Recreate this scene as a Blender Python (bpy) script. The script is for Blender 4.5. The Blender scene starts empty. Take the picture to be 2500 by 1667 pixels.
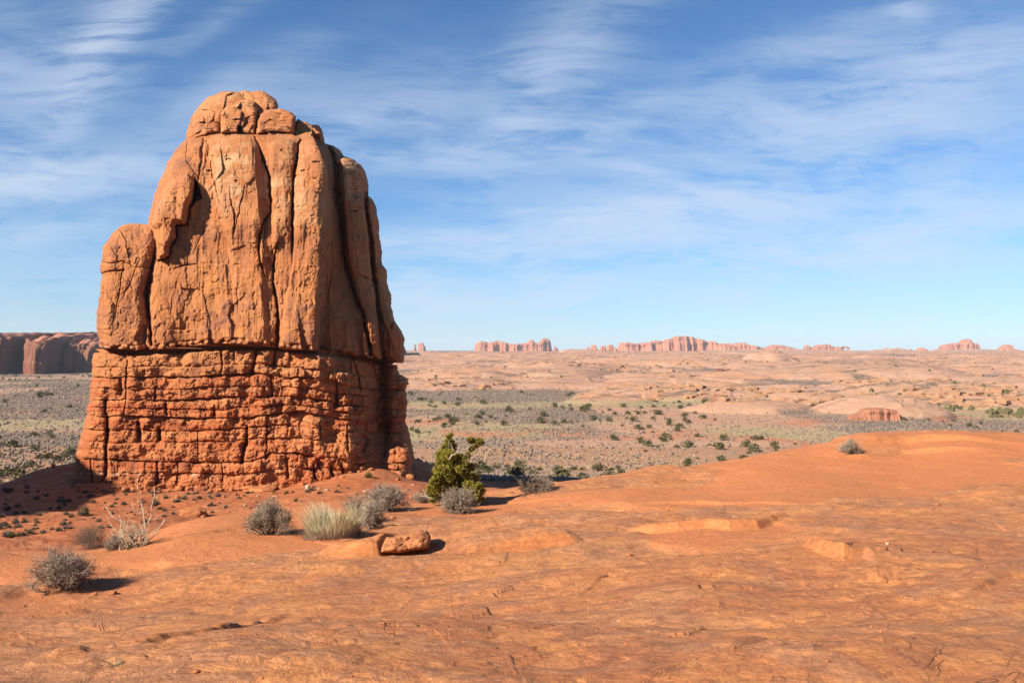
import bpy, math, random
import numpy as np

# ------------------------------------------------------------------ camera, sky, sun, exposure
SC = bpy.context.scene
COL = SC.collection
F, CU, VH = 2083.33, 1250.0, 852.0            # focal length in photo pixels, centre column, eye level row
rad = math.radians

cam = bpy.data.cameras.new('camera')
cam.lens = 30.0; cam.sensor_width = 36.0
cam.shift_y = (VH - 833.5) / 2500.0
cam.clip_start = 0.1; cam.clip_end = 60000
cam_o = bpy.data.objects.new('camera', cam); COL.objects.link(cam_o)
cam_o.location = (0, 0, 0); cam_o.rotation_euler = (rad(90), 0, 0)
SC.camera = cam_o

SUN_EL, SUN_AZ = 33.0, 38.0                    # light travels towards +x, turned SUN_AZ towards +y
LX, LY, LZ = math.cos(rad(SUN_AZ))*math.cos(rad(SUN_EL)), math.sin(rad(SUN_AZ))*math.cos(rad(SUN_EL)), -math.sin(rad(SUN_EL))
sun = bpy.data.lights.new('sun', 'SUN'); sun.energy = 5.0; sun.angle = rad(0.53); sun.color = (1.0, 0.93, 0.82)
sun_o = bpy.data.objects.new('sun', sun); COL.objects.link(sun_o)
from mathutils import Vector
sun_o.rotation_euler = Vector((LX, LY, LZ)).to_track_quat('-Z', 'Y').to_euler()
sun_o.location = (-60, -40, 80)

SC.view_settings.view_transform = 'Standard'; SC.view_settings.look = 'None'
SC.view_settings.exposure = 1.09; SC.view_settings.gamma = 1.0


class NT:
    """small helper to write node trees"""
    def __init__(s, tree):
        s.t = tree; s.t.nodes.clear()
    def n(s, typ, **kw):
        nd = s.t.nodes.new(typ)
        for k, v in kw.items(): setattr(nd, k, v)
        return nd
    def put(s, sock, v):
        if v is None: return
        if hasattr(v, 'is_output') or isinstance(v, bpy.types.NodeSocket): s.t.links.new(v, sock)
        else:
            if isinstance(v, (tuple, list)) and len(v) == 3 and sock.type == 'RGBA': v = (*v, 1)
            sock.default_value = v
    def math(s, op, a, b=None, c=None, clamp=False):
        m = s.n('ShaderNodeMath', operation=op, use_clamp=clamp)
        s.put(m.inputs[0], a); s.put(m.inputs[1], b); s.put(m.inputs[2], c)
        return m.outputs[0]
    def vmath(s, op, a, b=None):
        m = s.n('ShaderNodeVectorMath', operation=op); s.put(m.inputs[0], a); s.put(m.inputs[1], b)
        return m.outputs[0]
    def map(s, vec, loc=(0,0,0), rot=(0,0,0), sc=(1,1,1)):
        m = s.n('ShaderNodeMapping'); s.put(m.inputs['Vector'], vec)
        m.inputs['Location'].default_value = loc; m.inputs['Rotation'].default_value = rot; m.inputs['Scale'].default_value = sc
        return m.outputs[0]
    def noise(s, vec, scale, detail=4, rough=.55, dist=0.0):
        m = s.n('ShaderNodeTexNoise'); s.put(m.inputs['Vector'], vec)
        m.inputs['Scale'].default_value = scale; m.inputs['Detail'].default_value = detail
        m.inputs['Roughness'].default_value = rough; m.inputs['Distortion'].default_value = dist
        return m.outputs['Fac']
    def step(s, x, lo, hi, a=0.0, b=1.0):
        m = s.n('ShaderNodeMapRange', interpolation_type='SMOOTHSTEP'); s.put(m.inputs[0], x)
        for i, v in zip((1, 2, 3, 4), (lo, hi, a, b)): m.inputs[i].default_value = v
        return m.outputs[0]
    def mix(s, f, a, b, mode='MIX'):
        m = s.n('ShaderNodeMix', data_type='RGBA', blend_type=mode, clamp_factor=True)
        s.put(m.inputs[0], f); s.put(m.inputs[6], a); s.put(m.inputs[7], b)
        return m.outputs[2]
    def attr(s, name):
        return s.n('ShaderNodeAttribute', attribute_name=name).outputs['Fac']


def lin(r, g, b):
    f = lambda c: c/12.92 if c <= .04045 else ((c+.055)/1.055)**2.4
    return (f(r/255), f(g/255), f(b/255))

# world: Nishita sky with thin cirrus spread over it (everything keyed to world directions)
W = bpy.data.worlds.new('World'); SC.world = W; W.use_nodes = True
q = NT(W.node_tree)
sky = q.n('ShaderNodeTexSky', sky_type='NISHITA', sun_disc=False, sun_elevation=rad(SUN_EL),
          sun_rotation=math.atan2(-LX, -LY), altitude=1500, air_density=1.0, dust_density=0.35, ozone_density=1.6)
gen = q.n('ShaderNodeTexCoord').outputs['Generated']
sep = q.n('ShaderNodeSeparateXYZ'); q.put(sep.inputs[0], gen)
front = q.step(sep.outputs[1], -.35, .1)
yy = q.math('MAXIMUM', q.math('ABSOLUTE', sep.outputs[1]), .05)
ca, ce = q.math('DIVIDE', sep.outputs[0], yy), q.math('DIVIDE', sep.outputs[2], yy)
comb = q.n('ShaderNodeCombineXYZ'); q.put(comb.inputs[0], ca); q.put(comb.inputs[1], ce)
ae = comb.outputs[0]
wn = q.n('ShaderNodeTexNoise'); wn.inputs['Scale'].default_value = 2.2; wn.inputs['Detail'].default_value = 3; q.put(wn.inputs['Vector'], ae)
wv = q.vmath('MULTIPLY', q.vmath('SUBTRACT', wn.outputs['Color'], (.5, .5, .5)), (.16, .09, 0))
ae2 = q.vmath('ADD', ae, wv)
CLOUDS = [  # centre u, v, half length, half width, tilt (deg), weight
    (310, 90, 260, 62, 50, 1.15), (50, 270, 260, 230, 20, .80), (120, 425, 380, 48, 3, 1.15), (140, 560, 320, 36, 8, .60),
    (900, 275, 420, 110, 14, .62), (1350, 190, 400, 95, 48, .70), (1130, 362, 330, 40, 8, .65), (2060, 270, 600, 150, 12, .95),
    (1720, 490, 560, 80, 12, .85), (1250, 560, 420, 40, 10, .6), (2350, 500, 330, 70, 10, .60), (1060, 576, 190, 9, 6, .55), (600, 220, 240, 50, 28, .42),
    (2245, 35, 28, 50, 70, .50), (2280, 450, 110, 26, 25, .40), (1600, 425, 190, 22, -14, .50), (2150, 60, 400, 40, 18, .28),
    (1260, 508, 50, 7, 3, .45), (1300, 715, 2600, 110, 0, .75), (1950, 600, 900, 90, 6, .85), (560, 60, 200, 30, 32, .35),
    (1500, 300, 200, 40, 35, .3), (700, 330, 300, 40, 10, .35), (2450, 130, 300, 60, 16, .3)]
tot = None
for (u0, v0, ru, rv, ang, w) in CLOUDS:
    p = q.vmath('SUBTRACT', ae2, ((u0-CU)/F, (VH-v0)/F, 0))
    p = q.map(p, rot=(0, 0, -rad(ang)))
    p = q.vmath('MULTIPLY', p, (F/ru, F/rv, 0))
    d = q.n('ShaderNodeVectorMath', operation='DOT_PRODUCT'); q.put(d.inputs[0], p); q.put(d.inputs[1], p)
    g = q.math('MULTIPLY', q.math('EXPONENT', q.math('MULTIPLY', d.outputs['Value'], -.9)), w)
    tot = g if tot is None else q.math('ADD', tot, g)
st1 = q.noise(q.map(ae2, rot=(0, 0, -rad(19)), sc=(1.3, 7.5, 1)), 2.6, 7, .62, .35)
st2 = q.noise(q.map(ae2, rot=(0, 0, -rad(48)), sc=(1.6, 6, 1)), 3.0, 6, .6, .5)
st3 = q.noise(q.map(ae2, rot=(0, 0, -rad(27)), sc=(1.5, 9, 1)), 9.0, 7, .66, .6)
rdg = lambda x: q.math('SUBTRACT', 1.0, q.math('ABSOLUTE', q.math('MULTIPLY_ADD', x, 4.0, -2.0)))
st = q.math('ADD', q.math('ADD', q.math('MULTIPLY', st1, 1.25), q.math('MULTIPLY', st2, .75)), q.math('ADD', q.math('MULTIPLY', st3, .45), q.math('MULTIPLY', q.math('ADD', rdg(st2), rdg(st3)), .14)))
def blob(u0, v0, ru, rv):
    p_ = q.vmath('MULTIPLY', q.vmath('SUBTRACT', ae, ((u0-CU)/F, (VH-v0)/F, 0)), (F/ru, F/rv, 0))
    d_ = q.n('ShaderNodeVectorMath', operation='DOT_PRODUCT'); q.put(d_.inputs[0], p_); q.put(d_.inputs[1], p_)
    return q.math('EXPONENT', q.math('MULTIPLY', d_.outputs['Value'], -1.0))
st4 = q.noise(q.map(ae2, rot=(0, 0, -rad(52)), sc=(1.2, 9, 1)), 5.0, 7, .66, .5)
std = q.math('ADD', q.math('ADD', q.math('MULTIPLY', st2, 1.0), q.math('MULTIPLY', st4, 1.55)), q.math('MULTIPLY', rdg(st4), .14))
dg = q.math('MINIMUM', q.math('ADD', blob(270, 110, 330, 230), blob(1360, 190, 260, 230)), 1.0)
st = q.math('ADD', q.math('MULTIPLY', st, q.math('SUBTRACT', 1.0, dg)), q.math('MULTIPLY', std, dg))
cl = q.math('MULTIPLY', tot, q.step(st, 1.10, 1.78, .14, 1.4))
cl = q.math('MULTIPLY', q.math('MULTIPLY', cl, front), q.step(ce, 0.0, .03, .55, 1.0))
cl = q.math('MULTIPLY', q.math('SUBTRACT', 1.0, q.math('EXPONENT', q.math('MULTIPLY', cl, -.80))), .97)
tint = q.mix(q.step(ce, 0.0, .16), (.66, .94, 1.28), (.60, .98, 1.30))
clear = q.mix(1.0, sky.outputs[0], tint, 'MULTIPLY')
cloudc = (6.3, 7.3, 8.7)
skyc = q.mix(cl, clear, cloudc)
bg = q.n('ShaderNodeBackground'); q.put(bg.inputs[0], skyc); bg.inputs[1].default_value = 0.05
q.t.links.new(bg.outputs[0], q.n('ShaderNodeOutputWorld').inputs[0])

# ------------------------------------------------------------------ numpy noise
def _h(ix, iy, iz, seed):
    h = (ix.astype(np.int64)*374761393 + iy.astype(np.int64)*668265263 + iz.astype(np.int64)*2147483647 + seed*1274126177) & 0xFFFFFFFF
    h = ((h ^ (h >> 13))*1274126177) & 0xFFFFFFFF
    h = ((h ^ (h >> 15))*2246822519) & 0xFFFFFFFF
    return ((h ^ (h >> 16)) & 0xFFFFFF).astype(np.float32)/np.float32(0xFFFFFF)
_Z = np.zeros(1, np.int64)
def vn2(x, y, seed=0):
    xi, yi = np.floor(x), np.floor(y); fx, fy = (x-xi).astype(np.float32), (y-yi).astype(np.float32)
    xi = xi.astype(np.int64); yi = yi.astype(np.int64)
    ux, uy = fx*fx*fx*(fx*(fx*6-15)+10), fy*fy*fy*(fy*(fy*6-15)+10)
    a, b = _h(xi, yi, _Z, seed), _h(xi+1, yi, _Z, seed); c, d = _h(xi, yi+1, _Z, seed), _h(xi+1, yi+1, _Z, seed)
    return ((a*(1-ux)+b*ux)*(1-uy)+(c*(1-ux)+d*ux)*uy)*2-1
def fb2(x, y, o=4, seed=0, gain=.5):
    s = 0; a = 1.0; t = 0
    for i in range(o):
        s = s + a*vn2(x*2**i+17.3*i, y*2**i-9.1*i, seed+i); t += a; a *= gain
    return s/t*1.5
def vn3(x, y, z, seed=0):
    zi = np.floor(z); fz = (z-zi).astype(np.float32); zi = zi.astype(np.int64); uz = fz*fz*(3-2*fz)
    xi, yi = np.floor(x), np.floor(y); fx, fy = (x-xi).astype(np.float32), (y-yi).astype(np.float32)
    xi = xi.astype(np.int64); yi = yi.astype(np.int64); ux, uy = fx*fx*(3-2*fx), fy*fy*(3-2*fy)
    o = 0
    for dz, wz in ((0, 1-uz), (1, uz)):
        a, b = _h(xi, yi, zi+dz, seed), _h(xi+1, yi, zi+dz, seed); c, d = _h(xi, yi+1, zi+dz, seed), _h(xi+1, yi+1, zi+dz, seed)
        o = o + wz*((a*(1-ux)+b*ux)*(1-uy)+(c*(1-ux)+d*ux)*uy)
    return o*2-1
def fb3(x, y, z, o=4, seed=0, gain=.5):
    s = 0; a = 1.0; t = 0
    for i in range(o):
        s = s + a*vn3(x*2**i+5.3*i, y*2**i-3.1*i, z*2**i+1.7*i, seed+i); t += a; a *= gain
    return s/t*1.5
def wor2(x, y, seed=0):
    xi, yi = np.floor(x).astype(np.int64), np.floor(y).astype(np.int64)
    f1 = np.full(x.shape, 9., np.float32); f2 = f1.copy(); idv = np.zeros(x.shape, np.float32)
    for dx in (-1, 0, 1):
        for dy in (-1, 0, 1):
            cx, cy = xi+dx, yi+dy
            px, py = cx+_h(cx, cy, _Z, seed), cy+_h(cx, cy, _Z, seed+7)
            d = np.sqrt((px-x)**2+(py-y)**2).astype(np.float32); r = _h(cx, cy, _Z, seed+13)
            near = d < f1
            f2 = np.where(near, f1, np.minimum(f2, d)); idv = np.where(near, r, idv); f1 = np.where(near, d, f1)
    return f1, f2, idv
def facets(x, y, seed=0):
    """chiselled planes: every cell of a jittered grid gets its own tilt and height"""
    xi, yi = np.floor(x).astype(np.int64), np.floor(y).astype(np.int64)
    b1 = np.full(x.shape, 9.); o = np.zeros(x.shape)
    for dx in (-1, 0, 1):
        for dy in (-1, 0, 1):
            cx, cy = xi+dx, yi+dy
            ex, ey = x-(cx+_h(cx, cy, _Z, seed)), y-(cy+_h(cx, cy, _Z, seed+7)); d = ex*ex+ey*ey
            val = (_h(cx, cy, _Z, seed+3)-.5)*1.6*ex+(_h(cx, cy, _Z, seed+4)-.5)*1.6*ey+(_h(cx, cy, _Z, seed+5)-.5)*.5
            n = d < b1; o = np.where(n, val, o); b1 = np.where(n, d, b1)
    return o
def sst(x, a, b):
    t = np.clip((x-a)/(b-a), 0, 1); return t*t*(3-2*t)

# ------------------------------------------------------------------ mesh + object helpers
def mk_obj(name, me, mat=None, parent=None):
    o = bpy.data.objects.new(name, me); COL.objects.link(o)
    if mat is not None and not me.materials: me.materials.append(mat)
    if parent is not None: o.parent = parent
    return o
def mesh_np(name, V, Q=None, T=None, attrs=None, smooth=True):
    me = bpy.data.meshes.new(name); V = np.asarray(V, np.float32).reshape(-1, 3)
    me.vertices.add(len(V)); me.vertices.foreach_set('co', V.ravel())
    idx, st, tot = [], [], []
    pos = 0
    for A, k in ((Q, 4), (T, 3)):
        if A is None or len(A) == 0: continue
        A = np.asarray(A, np.int32); idx.append(A.ravel()); st.append(pos+np.arange(len(A))*k); tot.append(np.full(len(A), k)); pos += len(A)*k
    idx = np.concatenate(idx); st = np.concatenate(st); tot = np.concatenate(tot)
    me.loops.add(len(idx)); me.loops.foreach_set('vertex_index', idx.astype(np.int32))
    me.polygons.add(len(st)); me.polygons.foreach_set('loop_start', st.astype(np.int32)); me.polygons.foreach_set('loop_total', tot.astype(np.int32))
    me.polygons.foreach_set('use_smooth', np.full(len(st), smooth, bool))
    me.update(calc_edges=True)
    for k, a in (attrs or {}).items():
        at = me.attributes.new(k, 'FLOAT', 'POINT'); at.data.foreach_set('value', np.asarray(a, np.float32).ravel())
    return me
def grid_faces(nr, nc, wrap=False):
    i = np.arange(nr-1)[:, None]; j = np.arange(nc if wrap else nc-1)[None, :]; k = (j+1) % nc
    return np.stack([i*nc+j, (i+1)*nc+j, (i+1)*nc+k, i*nc+k], -1).reshape(-1, 4)
def empty(name, loc=(0, 0, 0)):
    o = bpy.data.objects.new(name, None); COL.objects.link(o); o.location = loc; return o
def tag(o, label=None, cat=None, group=None, kind=None):
    if label: o['label'] = label
    if cat: o['category'] = cat
    if group: o['group'] = group
    if kind: o['kind'] = kind
    return o
def pline(u, v, poly, vals=None):
    """distance to a polyline, signed side (+ = right of its direction in image rows), interpolated extra values"""
    P = np.asarray(poly, np.float64); best = np.full(u.shape, 1e9); side = np.zeros(u.shape); ex = np.zeros(u.shape)
    for i in range(len(P)-1):
        ax, ay = P[i, :2]; bx, by = P[i+1, :2]; dx, dy = bx-ax, by-ay; L2 = dx*dx+dy*dy+1e-9
        t = np.clip(((u-ax)*dx+(v-ay)*dy)/L2, 0, 1)
        ex_, ey_ = u-(ax+t*dx), v-(ay+t*dy); d = ex_*ex_+ey_*ey_; m = d < best
        best = np.where(m, d, best); side = np.where(m, np.sign(dx*ey_-dy*ex_), side)
        if vals is not None: ex = np.where(m, vals[i]*(1-t)+vals[i+1]*t, ex)
    return np.sqrt(best), side, ex
def inside(u, v, poly):
    P = np.asarray(poly, np.float64); c = np.zeros(u.shape, bool); n = len(P); j = n-1
    for i in range(n):
        (xi, yi), (xj, yj) = P[i], P[j]
        if yi != yj:
            c ^= ((yi > v) != (yj > v)) & (u < (xj-xi)*(v-yi)/(yj-yi)+xi)
        j = i
    return c
def polysd(u, v, poly):
    d, _, _ = pline(u, v, list(poly)+[poly[0]]); return np.where(inside(u, v, poly), d, -d)

# ------------------------------------------------------------------ materials
def new_mat(name):
    m = bpy.data.materials.new(name); m.use_nodes = True; return m, NT(m.node_tree)
def finish(m, t, col, rough=.9, bump=None, bstr=.4, bdist=.1, spec=.2, k=.73):
    col = t.mix(1.0, col, (k*1.06, k, k*.86), 'MULTIPLY')
    b = t.n('ShaderNodeBsdfPrincipled'); t.put(b.inputs['Base Color'], col); t.put(b.inputs['Roughness'], rough)
    b.inputs['Specular IOR Level'].default_value = spec
    if bump is not None:
        bn = t.n('ShaderNodeBump'); bn.inputs['Strength'].default_value = bstr; bn.inputs['Distance'].default_value = bdist
        t.put(bn.inputs['Height'], bump); t.t.links.new(bn.outputs[0], b.inputs['Normal'])
    t.t.links.new(b.outputs[0], t.n('ShaderNodeOutputMaterial').inputs[0]); return m
def wpos(t): return t.n('ShaderNodeNewGeometry').outputs['Position']

def m_tower():
    m, t = new_mat('entrada_sandstone'); p = wpos(t)
    big = t.noise(p, .16, 5, .6, .4)
    c = t.mix(t.step(big, .36, .64), (.50, .180, .064), (.56, .235, .096))
    band = t.noise(t.map(p, sc=(.12, .12, 1.0)), 1.1, 5, .65, .6)
    c = t.mix(t.step(band, .45, .70, 0, .55), c, (.42, .150, .060))
    c = t.mix(t.step(t.noise(t.map(p, loc=(9, 4, 1)), .35, 6, .6, .6), .50, .60, 0, .55), c, (.37, .150, .080))
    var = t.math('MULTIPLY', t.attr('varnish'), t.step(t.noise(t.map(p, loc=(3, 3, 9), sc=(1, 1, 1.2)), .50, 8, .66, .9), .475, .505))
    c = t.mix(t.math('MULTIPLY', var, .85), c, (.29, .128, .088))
    streak = t.noise(t.map(p, sc=(2.2, 2.2, .10)), 1.4, 5, .6, .2)
    c = t.mix(t.math('MULTIPLY', t.step(streak, .54, .59), .6), c, (.30, .110, .056))
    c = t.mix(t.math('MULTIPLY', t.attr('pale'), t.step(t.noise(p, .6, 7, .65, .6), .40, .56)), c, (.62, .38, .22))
    c = t.mix(t.math('MULTIPLY', t.attr('fresh'), .55), c, (.62, .255, .085))
    fine = t.noise(p, 4.5, 6, .7)
    c = t.mix(t.step(fine, .3, .7, .35, 0), c, (.30, .105, .045))
    h = t.math('ADD', t.math('MULTIPLY', t.noise(t.map(p, sc=(1, 1, 1.7)), 1.6, 9, .66, .3), 1.0), t.math('MULTIPLY', t.noise(p, 11, 5, .6), .18))
    return finish(m, t, c, .92, h, .17, .16, k=.67)
def m_base():
    m, t = new_mat('layered_red_sandstone'); p = wpos(t)
    c = t.mix(t.step(t.noise(p, .22, 5, .6, .4), .35, .65), (.46, .145, .055), (.55, .215, .090))
    band = t.noise(t.map(p, sc=(.06, .06, 1.5)), 1.3, 5, .66, .4)
    c = t.mix(t.step(band, .48, .58, 0, .8), c, (.42, .105, .038))
    c = t.mix(t.step(band, .42, .34, 0, .5), c, (.60, .270, .130))
    c = t.mix(t.math('MULTIPLY', t.attr('top'), .55), c, (.48, .225, .095))
    c = t.mix(t.math('MULTIPLY', t.attr('white'), t.step(t.noise(p, 2.0, 6, .75, .8), .52, .60)), c, (.72, .50, .36))
    c = t.mix(t.step(t.noise(t.map(p, loc=(5, 5, 5)), .5, 5, .65, .4), .57, .64, 0, .6), c, (.26, .095, .06))
    c = t.mix(t.step(t.noise(p, 5, 5, .7), .3, .7, .3, 0), c, (.28, .085, .035))
    h = t.math('ADD', t.noise(t.map(p, sc=(1, 1, 1.8)), 2.0, 9, .68, .3), t.math('MULTIPLY', t.noise(p, 12, 4, .6), .15))
    return finish(m, t, c, .93, h, .34, .22, k=.65)
def m_slick():
    m, t = new_mat('orange_slickrock'); p = wpos(t)
    str_ = t.map(p, rot=(0, 0, rad(-14)), sc=(.65, 1.0, 1))
    a = t.noise(str_, .55, 6, .62, .7)
    c = t.mix(t.step(a, .34, .66), (.52, .195, .084), (.63, .262, .108))
    pn = t.noise(t.map(str_, loc=(4, 7, 0)), .75, 9, .72, .9)
    pat = t.step(pn, .495, .54)
    c = t.mix(t.math('MULTIPLY', pat, .6), c, (.42, .215, .130))
    wn_ = t.noise(t.map(p, rot=(0, 0, rad(-10)), sc=(.8, 1.6, 1)), 2.1, 9, .74, .8)
    wisp = t.step(wn_, .575, .60)
    c = t.mix(t.math('MULTIPLY', wisp, .7), c, (.70, .300, .105))
    w2n = t.noise(t.map(p, loc=(8, 1, 0), rot=(0, 0, rad(-16)), sc=(.8, 1.5, 1)), 3.1, 9, .74, .8)
    wisp2 = t.step(w2n, .585, .61)
    c = t.mix(t.math('MULTIPLY', wisp2, .6), c, (.33, .140, .090))
    fl = t.noise(t.map(p, loc=(1, 5, 0), rot=(0, 0, rad(-12)), sc=(.9, 1.2, 1)), 7.5, 9, .74, .6)
    flake = t.step(fl, .56, .58)
    c = t.mix(t.math('MULTIPLY', flake, .45), c, (.36, .150, .092))
    c = t.mix(t.math('MULTIPLY', t.step(fl, .43, .41), .35), c, (.72, .340, .150))
    pit = t.noise(t.map(p, sc=(.8, 1.6, 1)), 6.5, 6, .65, .3)
    c = t.mix(t.step(pit, .66, .69, 0, .65), c, (.17, .070, .045))
    lay = t.noise(t.map(p, sc=(.35, .35, 42)), 1.0, 5, .62, .25)
    c = t.mix(t.step(lay, .55, .60, 0, .36), c, (.30, .128, .080))
    c = t.mix(t.step(lay, .45, .40, 0, .4), c, (.70, .320, .135))
    jn = t.noise(t.map(p, rot=(0, 0, rad(25)), sc=(1, .55, 1)), .8, 5, .6, 1.2)
    jl = t.math('MULTIPLY', t.step(t.math('ABSOLUTE', t.math('SUBTRACT', jn, .5)), .0012, .0040, 1, 0), t.step(t.noise(p, .6, 4, .6), .60, .66))
    c = t.mix(t.math('MULTIPLY', jl, .8), c, (.17, .068, .04))
    c = t.mix(t.step(t.noise(t.map(p, rot=(0, 0, rad(-12)), sc=(.6, 1.6, 1)), 34, 6, .8), .40, .52, .5, 0), c, (.30, .125, .072))
    c = t.mix(t.step(t.noise(p, 75, 3, .7), .60, .70, 0, .5), c, (.76, .40, .21))
    sand = t.mix(t.noise(p, 1.2, 6, .65, .3), (.58, .202, .078), (.67, .258, .112))
    sand = t.mix(t.step(t.noise(p, 22, 6, .8), .42, .52, .6, 0), sand, (.40, .122, .048))
    sand = t.mix(t.step(t.noise(p, 60, 3, .7), .58, .66, 0, .6), sand, (.76, .37, .19))
    c = t.mix(t.math('MULTIPLY', t.attr('broken_edge'), t.step(t.noise(p, 3.5, 6, .7), .34, .50, .45, .95)), c, t.mix(t.noise(p, 2.2, 5, .6), (.57, .205, .078), (.68, .270, .104)))
    c = t.mix(t.attr('sand'), c, sand)
    wh = t.math('MULTIPLY', t.step(t.noise(t.map(p, sc=(.8, 2.2, 1)), 4.5, 7, .72, .4), .66, .69), t.step(t.noise(t.map(p, loc=(3, 1, 0)), .33, 3, .5), .57, .63))
    c = t.mix(t.math('MULTIPLY', wh, .8), c, (.78, .64, .56))
    h = t.math('ADD', t.math('MULTIPLY', t.noise(t.map(p, rot=(0, 0, rad(-12)), sc=(.85, 1.2, 1)), 2.6, 10, .7, .5), 1.0), t.math('MULTIPLY', t.noise(p, 22, 8, .75), .32))
    rockk = t.math('SUBTRACT', 1.0, t.attr('sand'))
    for msk, w in ((wisp, -.10), (wisp2, .12), (flake, .13), (jl, -.45), (pat, .10), (t.step(pit, .64, .70), -.30), (t.step(lay, .5, .56), .10)):
        h = t.math('ADD', h, t.math('MULTIPLY', t.math('MULTIPLY', msk, rockk), w))
    return finish(m, t, c, .9, h, .75, .07)
def m_soil():
    m, t = new_mat('red_soil_slope'); p = wpos(t)
    c = t.mix(t.step(t.noise(p, .22, 6, .65, .5), .34, .66), (.43, .125, .048), (.52, .185, .080))
    c = t.mix(t.step(t.noise(t.map(p, sc=(.6, 1.5, 1)), .8, 7, .72, .6), .52, .62, 0, .8), c, (.58, .250, .120))
    c = t.mix(t.step(t.noise(p, 3.0, 6, .75), .34, .60, .6, 0), c, (.28, .085, .04))
    c = t.mix(t.step(t.noise(t.map(p, loc=(7, 2, 0)), 1.7, 5, .7), .66, .72, 0, .6), c, (.66, .42, .29))
    c = t.mix(t.attr('valley'), c, t.mix(t.noise(p, .05, 5, .6), (.36, .20, .13), (.46, .25, .15)))
    h = t.math('ADD', t.noise(p, 1.2, 9, .7, .3), t.math('MULTIPLY', t.noise(p, 7, 5, .7), .35))
    return finish(m, t, c, .95, h, .5, .22)
def m_valley():
    m, t = new_mat('valley_ground'); p = wpos(t)
    c = t.mix(t.noise(p, .012, 6, .65, .3), (.45, .250, .175), (.54, .33, .235))
    c = t.mix(t.math('MULTIPLY', t.attr('grass'), t.step(t.noise(p, .035, 7, .7, .3), .30, .55, .35, 1)), c, (.37, .295, .170))
    c = t.mix(t.math('MULTIPLY', t.attr('veg'), t.step(t.noise(p, .05, 8, .75, .3), .34, .50, .25, .95)), c, (.205, .150, .125))
    c = t.mix(t.math('MULTIPLY', t.attr('red'), t.step(t.noise(p, .05, 6, .7), .40, .58)), c, (.50, .200, .110))
    rock = t.mix(t.noise(t.map(p, sc=(.6, .6, 3)), .010, 6, .65, .5), (.46, .25, .178), (.55, .335, .25))
    rock = t.mix(t.step(t.noise(p, .02, 7, .7, .5), .48, .62, 0, .8), rock, (.54, .265, .150))
    rock = t.mix(t.step(t.noise(t.map(p, loc=(9, 3, 0), sc=(.7, 1, 1)), .045, 7, .75, .5), .56, .64, 0, .75), rock, (.33, .22, .155))
    rock = t.mix(t.step(t.noise(t.map(p, loc=(50, 20, 0)), .013, 6, .65, .4), .60, .70, 0, .6), rock, (.62, .46, .36))
    jn = t.noise(t.map(p, rot=(0, 0, rad(12)), sc=(.55, 1.5, 1)), .016, 6, .68, .8)
    jl = t.math('MULTIPLY', t.step(t.math('ABSOLUTE', t.math('SUBTRACT', jn, .5)), .006, .028, 1, 0), t.step(t.noise(p, .006, 4, .6), .42, .56))
    rock = t.mix(t.math('MULTIPLY', jl, .85), rock, (.15, .115, .085))
    c = t.mix(t.attr('rock'), c, rock)
    cr = t.math('MULTIPLY', t.step(t.noise(t.map(p, sc=(.8, 1, 1)), .030, 9, .8, .4), .545, .60), t.attr('scrub'))
    c = t.mix(t.math('MULTIPLY', cr, .9), c, (.125, .115, .080))
    return finish(m, t, c, .95, t.noise(t.map(p, sc=(1, 1, 3)), .08, 9, .7), .5, 3.0)
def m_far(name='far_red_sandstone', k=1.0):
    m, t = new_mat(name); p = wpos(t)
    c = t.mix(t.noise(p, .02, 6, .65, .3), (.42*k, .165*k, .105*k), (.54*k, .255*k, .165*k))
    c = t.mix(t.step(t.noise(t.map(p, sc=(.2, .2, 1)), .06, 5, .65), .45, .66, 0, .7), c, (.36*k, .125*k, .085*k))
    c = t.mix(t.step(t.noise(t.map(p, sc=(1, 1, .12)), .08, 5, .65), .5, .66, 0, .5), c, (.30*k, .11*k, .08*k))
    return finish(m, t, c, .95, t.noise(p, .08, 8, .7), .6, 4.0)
def m_plain(name, c1, c2, scale, rough=.85, attr=None):
    m, t = new_mat(name)
    oi = t.n('ShaderNodeObjectInfo').outputs['Random']
    tc = t.n('ShaderNodeTexCoord').outputs['Object']
    c = t.mix(t.noise(tc, scale, 4, .6), c1, c2)
    c = t.mix(t.math('MULTIPLY', oi, .35), c, tuple(x*.7 for x in c1))
    return finish(m, t, c, rough, spec=.1)

M_TOWER, M_BASE, M_SLICK, M_SOIL, M_VALLEY, M_FAR = m_tower(), m_base(), m_slick(), m_soil(), m_valley(), m_far()
M_FARCLIFF = m_far('mesa_shaded_sandstone', .50)  # darkened copy of the far sandstone; shade of the cliff bays put into its colour
M_ALC = m_far('alcove_sandstone', .85)
M_TWIG = m_plain('grey_twigs', (.29, .215, .175), (.48, .39, .335), 6)
M_TWIGD = m_plain('dark_brown_twigs', (.17, .12, .09), (.36, .28, .23), 6)
M_PALE = m_plain('bleached_twigs', (.36, .29, .22), (.55, .47, .38), 5)
M_OLIVE = m_plain('olive_leaves', (.115, .095, .032), (.20, .165, .060), 8)
M_STRAW = m_plain('straw_green_blades', (.60, .50, .33), (.78, .69, .50), 5)
M_JUN = m_plain('juniper_foliage', (.25, .215, .035), (.44, .37, .075), 5)
M_BARK = m_plain('grey_bark', (.20, .15, .115), (.36, .30, .25), 9)
M_BUSH = m_plain('valley_juniper_foliage', (.105, .10, .05), (.19, .172, .085), .6)
M_SAGE = m_plain('grey_sage', (.205, .150, .130), (.32, .255, .22), .8)
M_TUFT = m_plain('dark_tuft', (.13, .115, .09), (.26, .23, .18), 5)
M_STONE = m_plain('loose_sandstone', (.40, .135, .055), (.60, .25, .12), 3, .95)
M_PALESTONE = m_plain('pale_stone', (.50, .33, .22), (.68, .50, .38), 3, .95)

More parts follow.
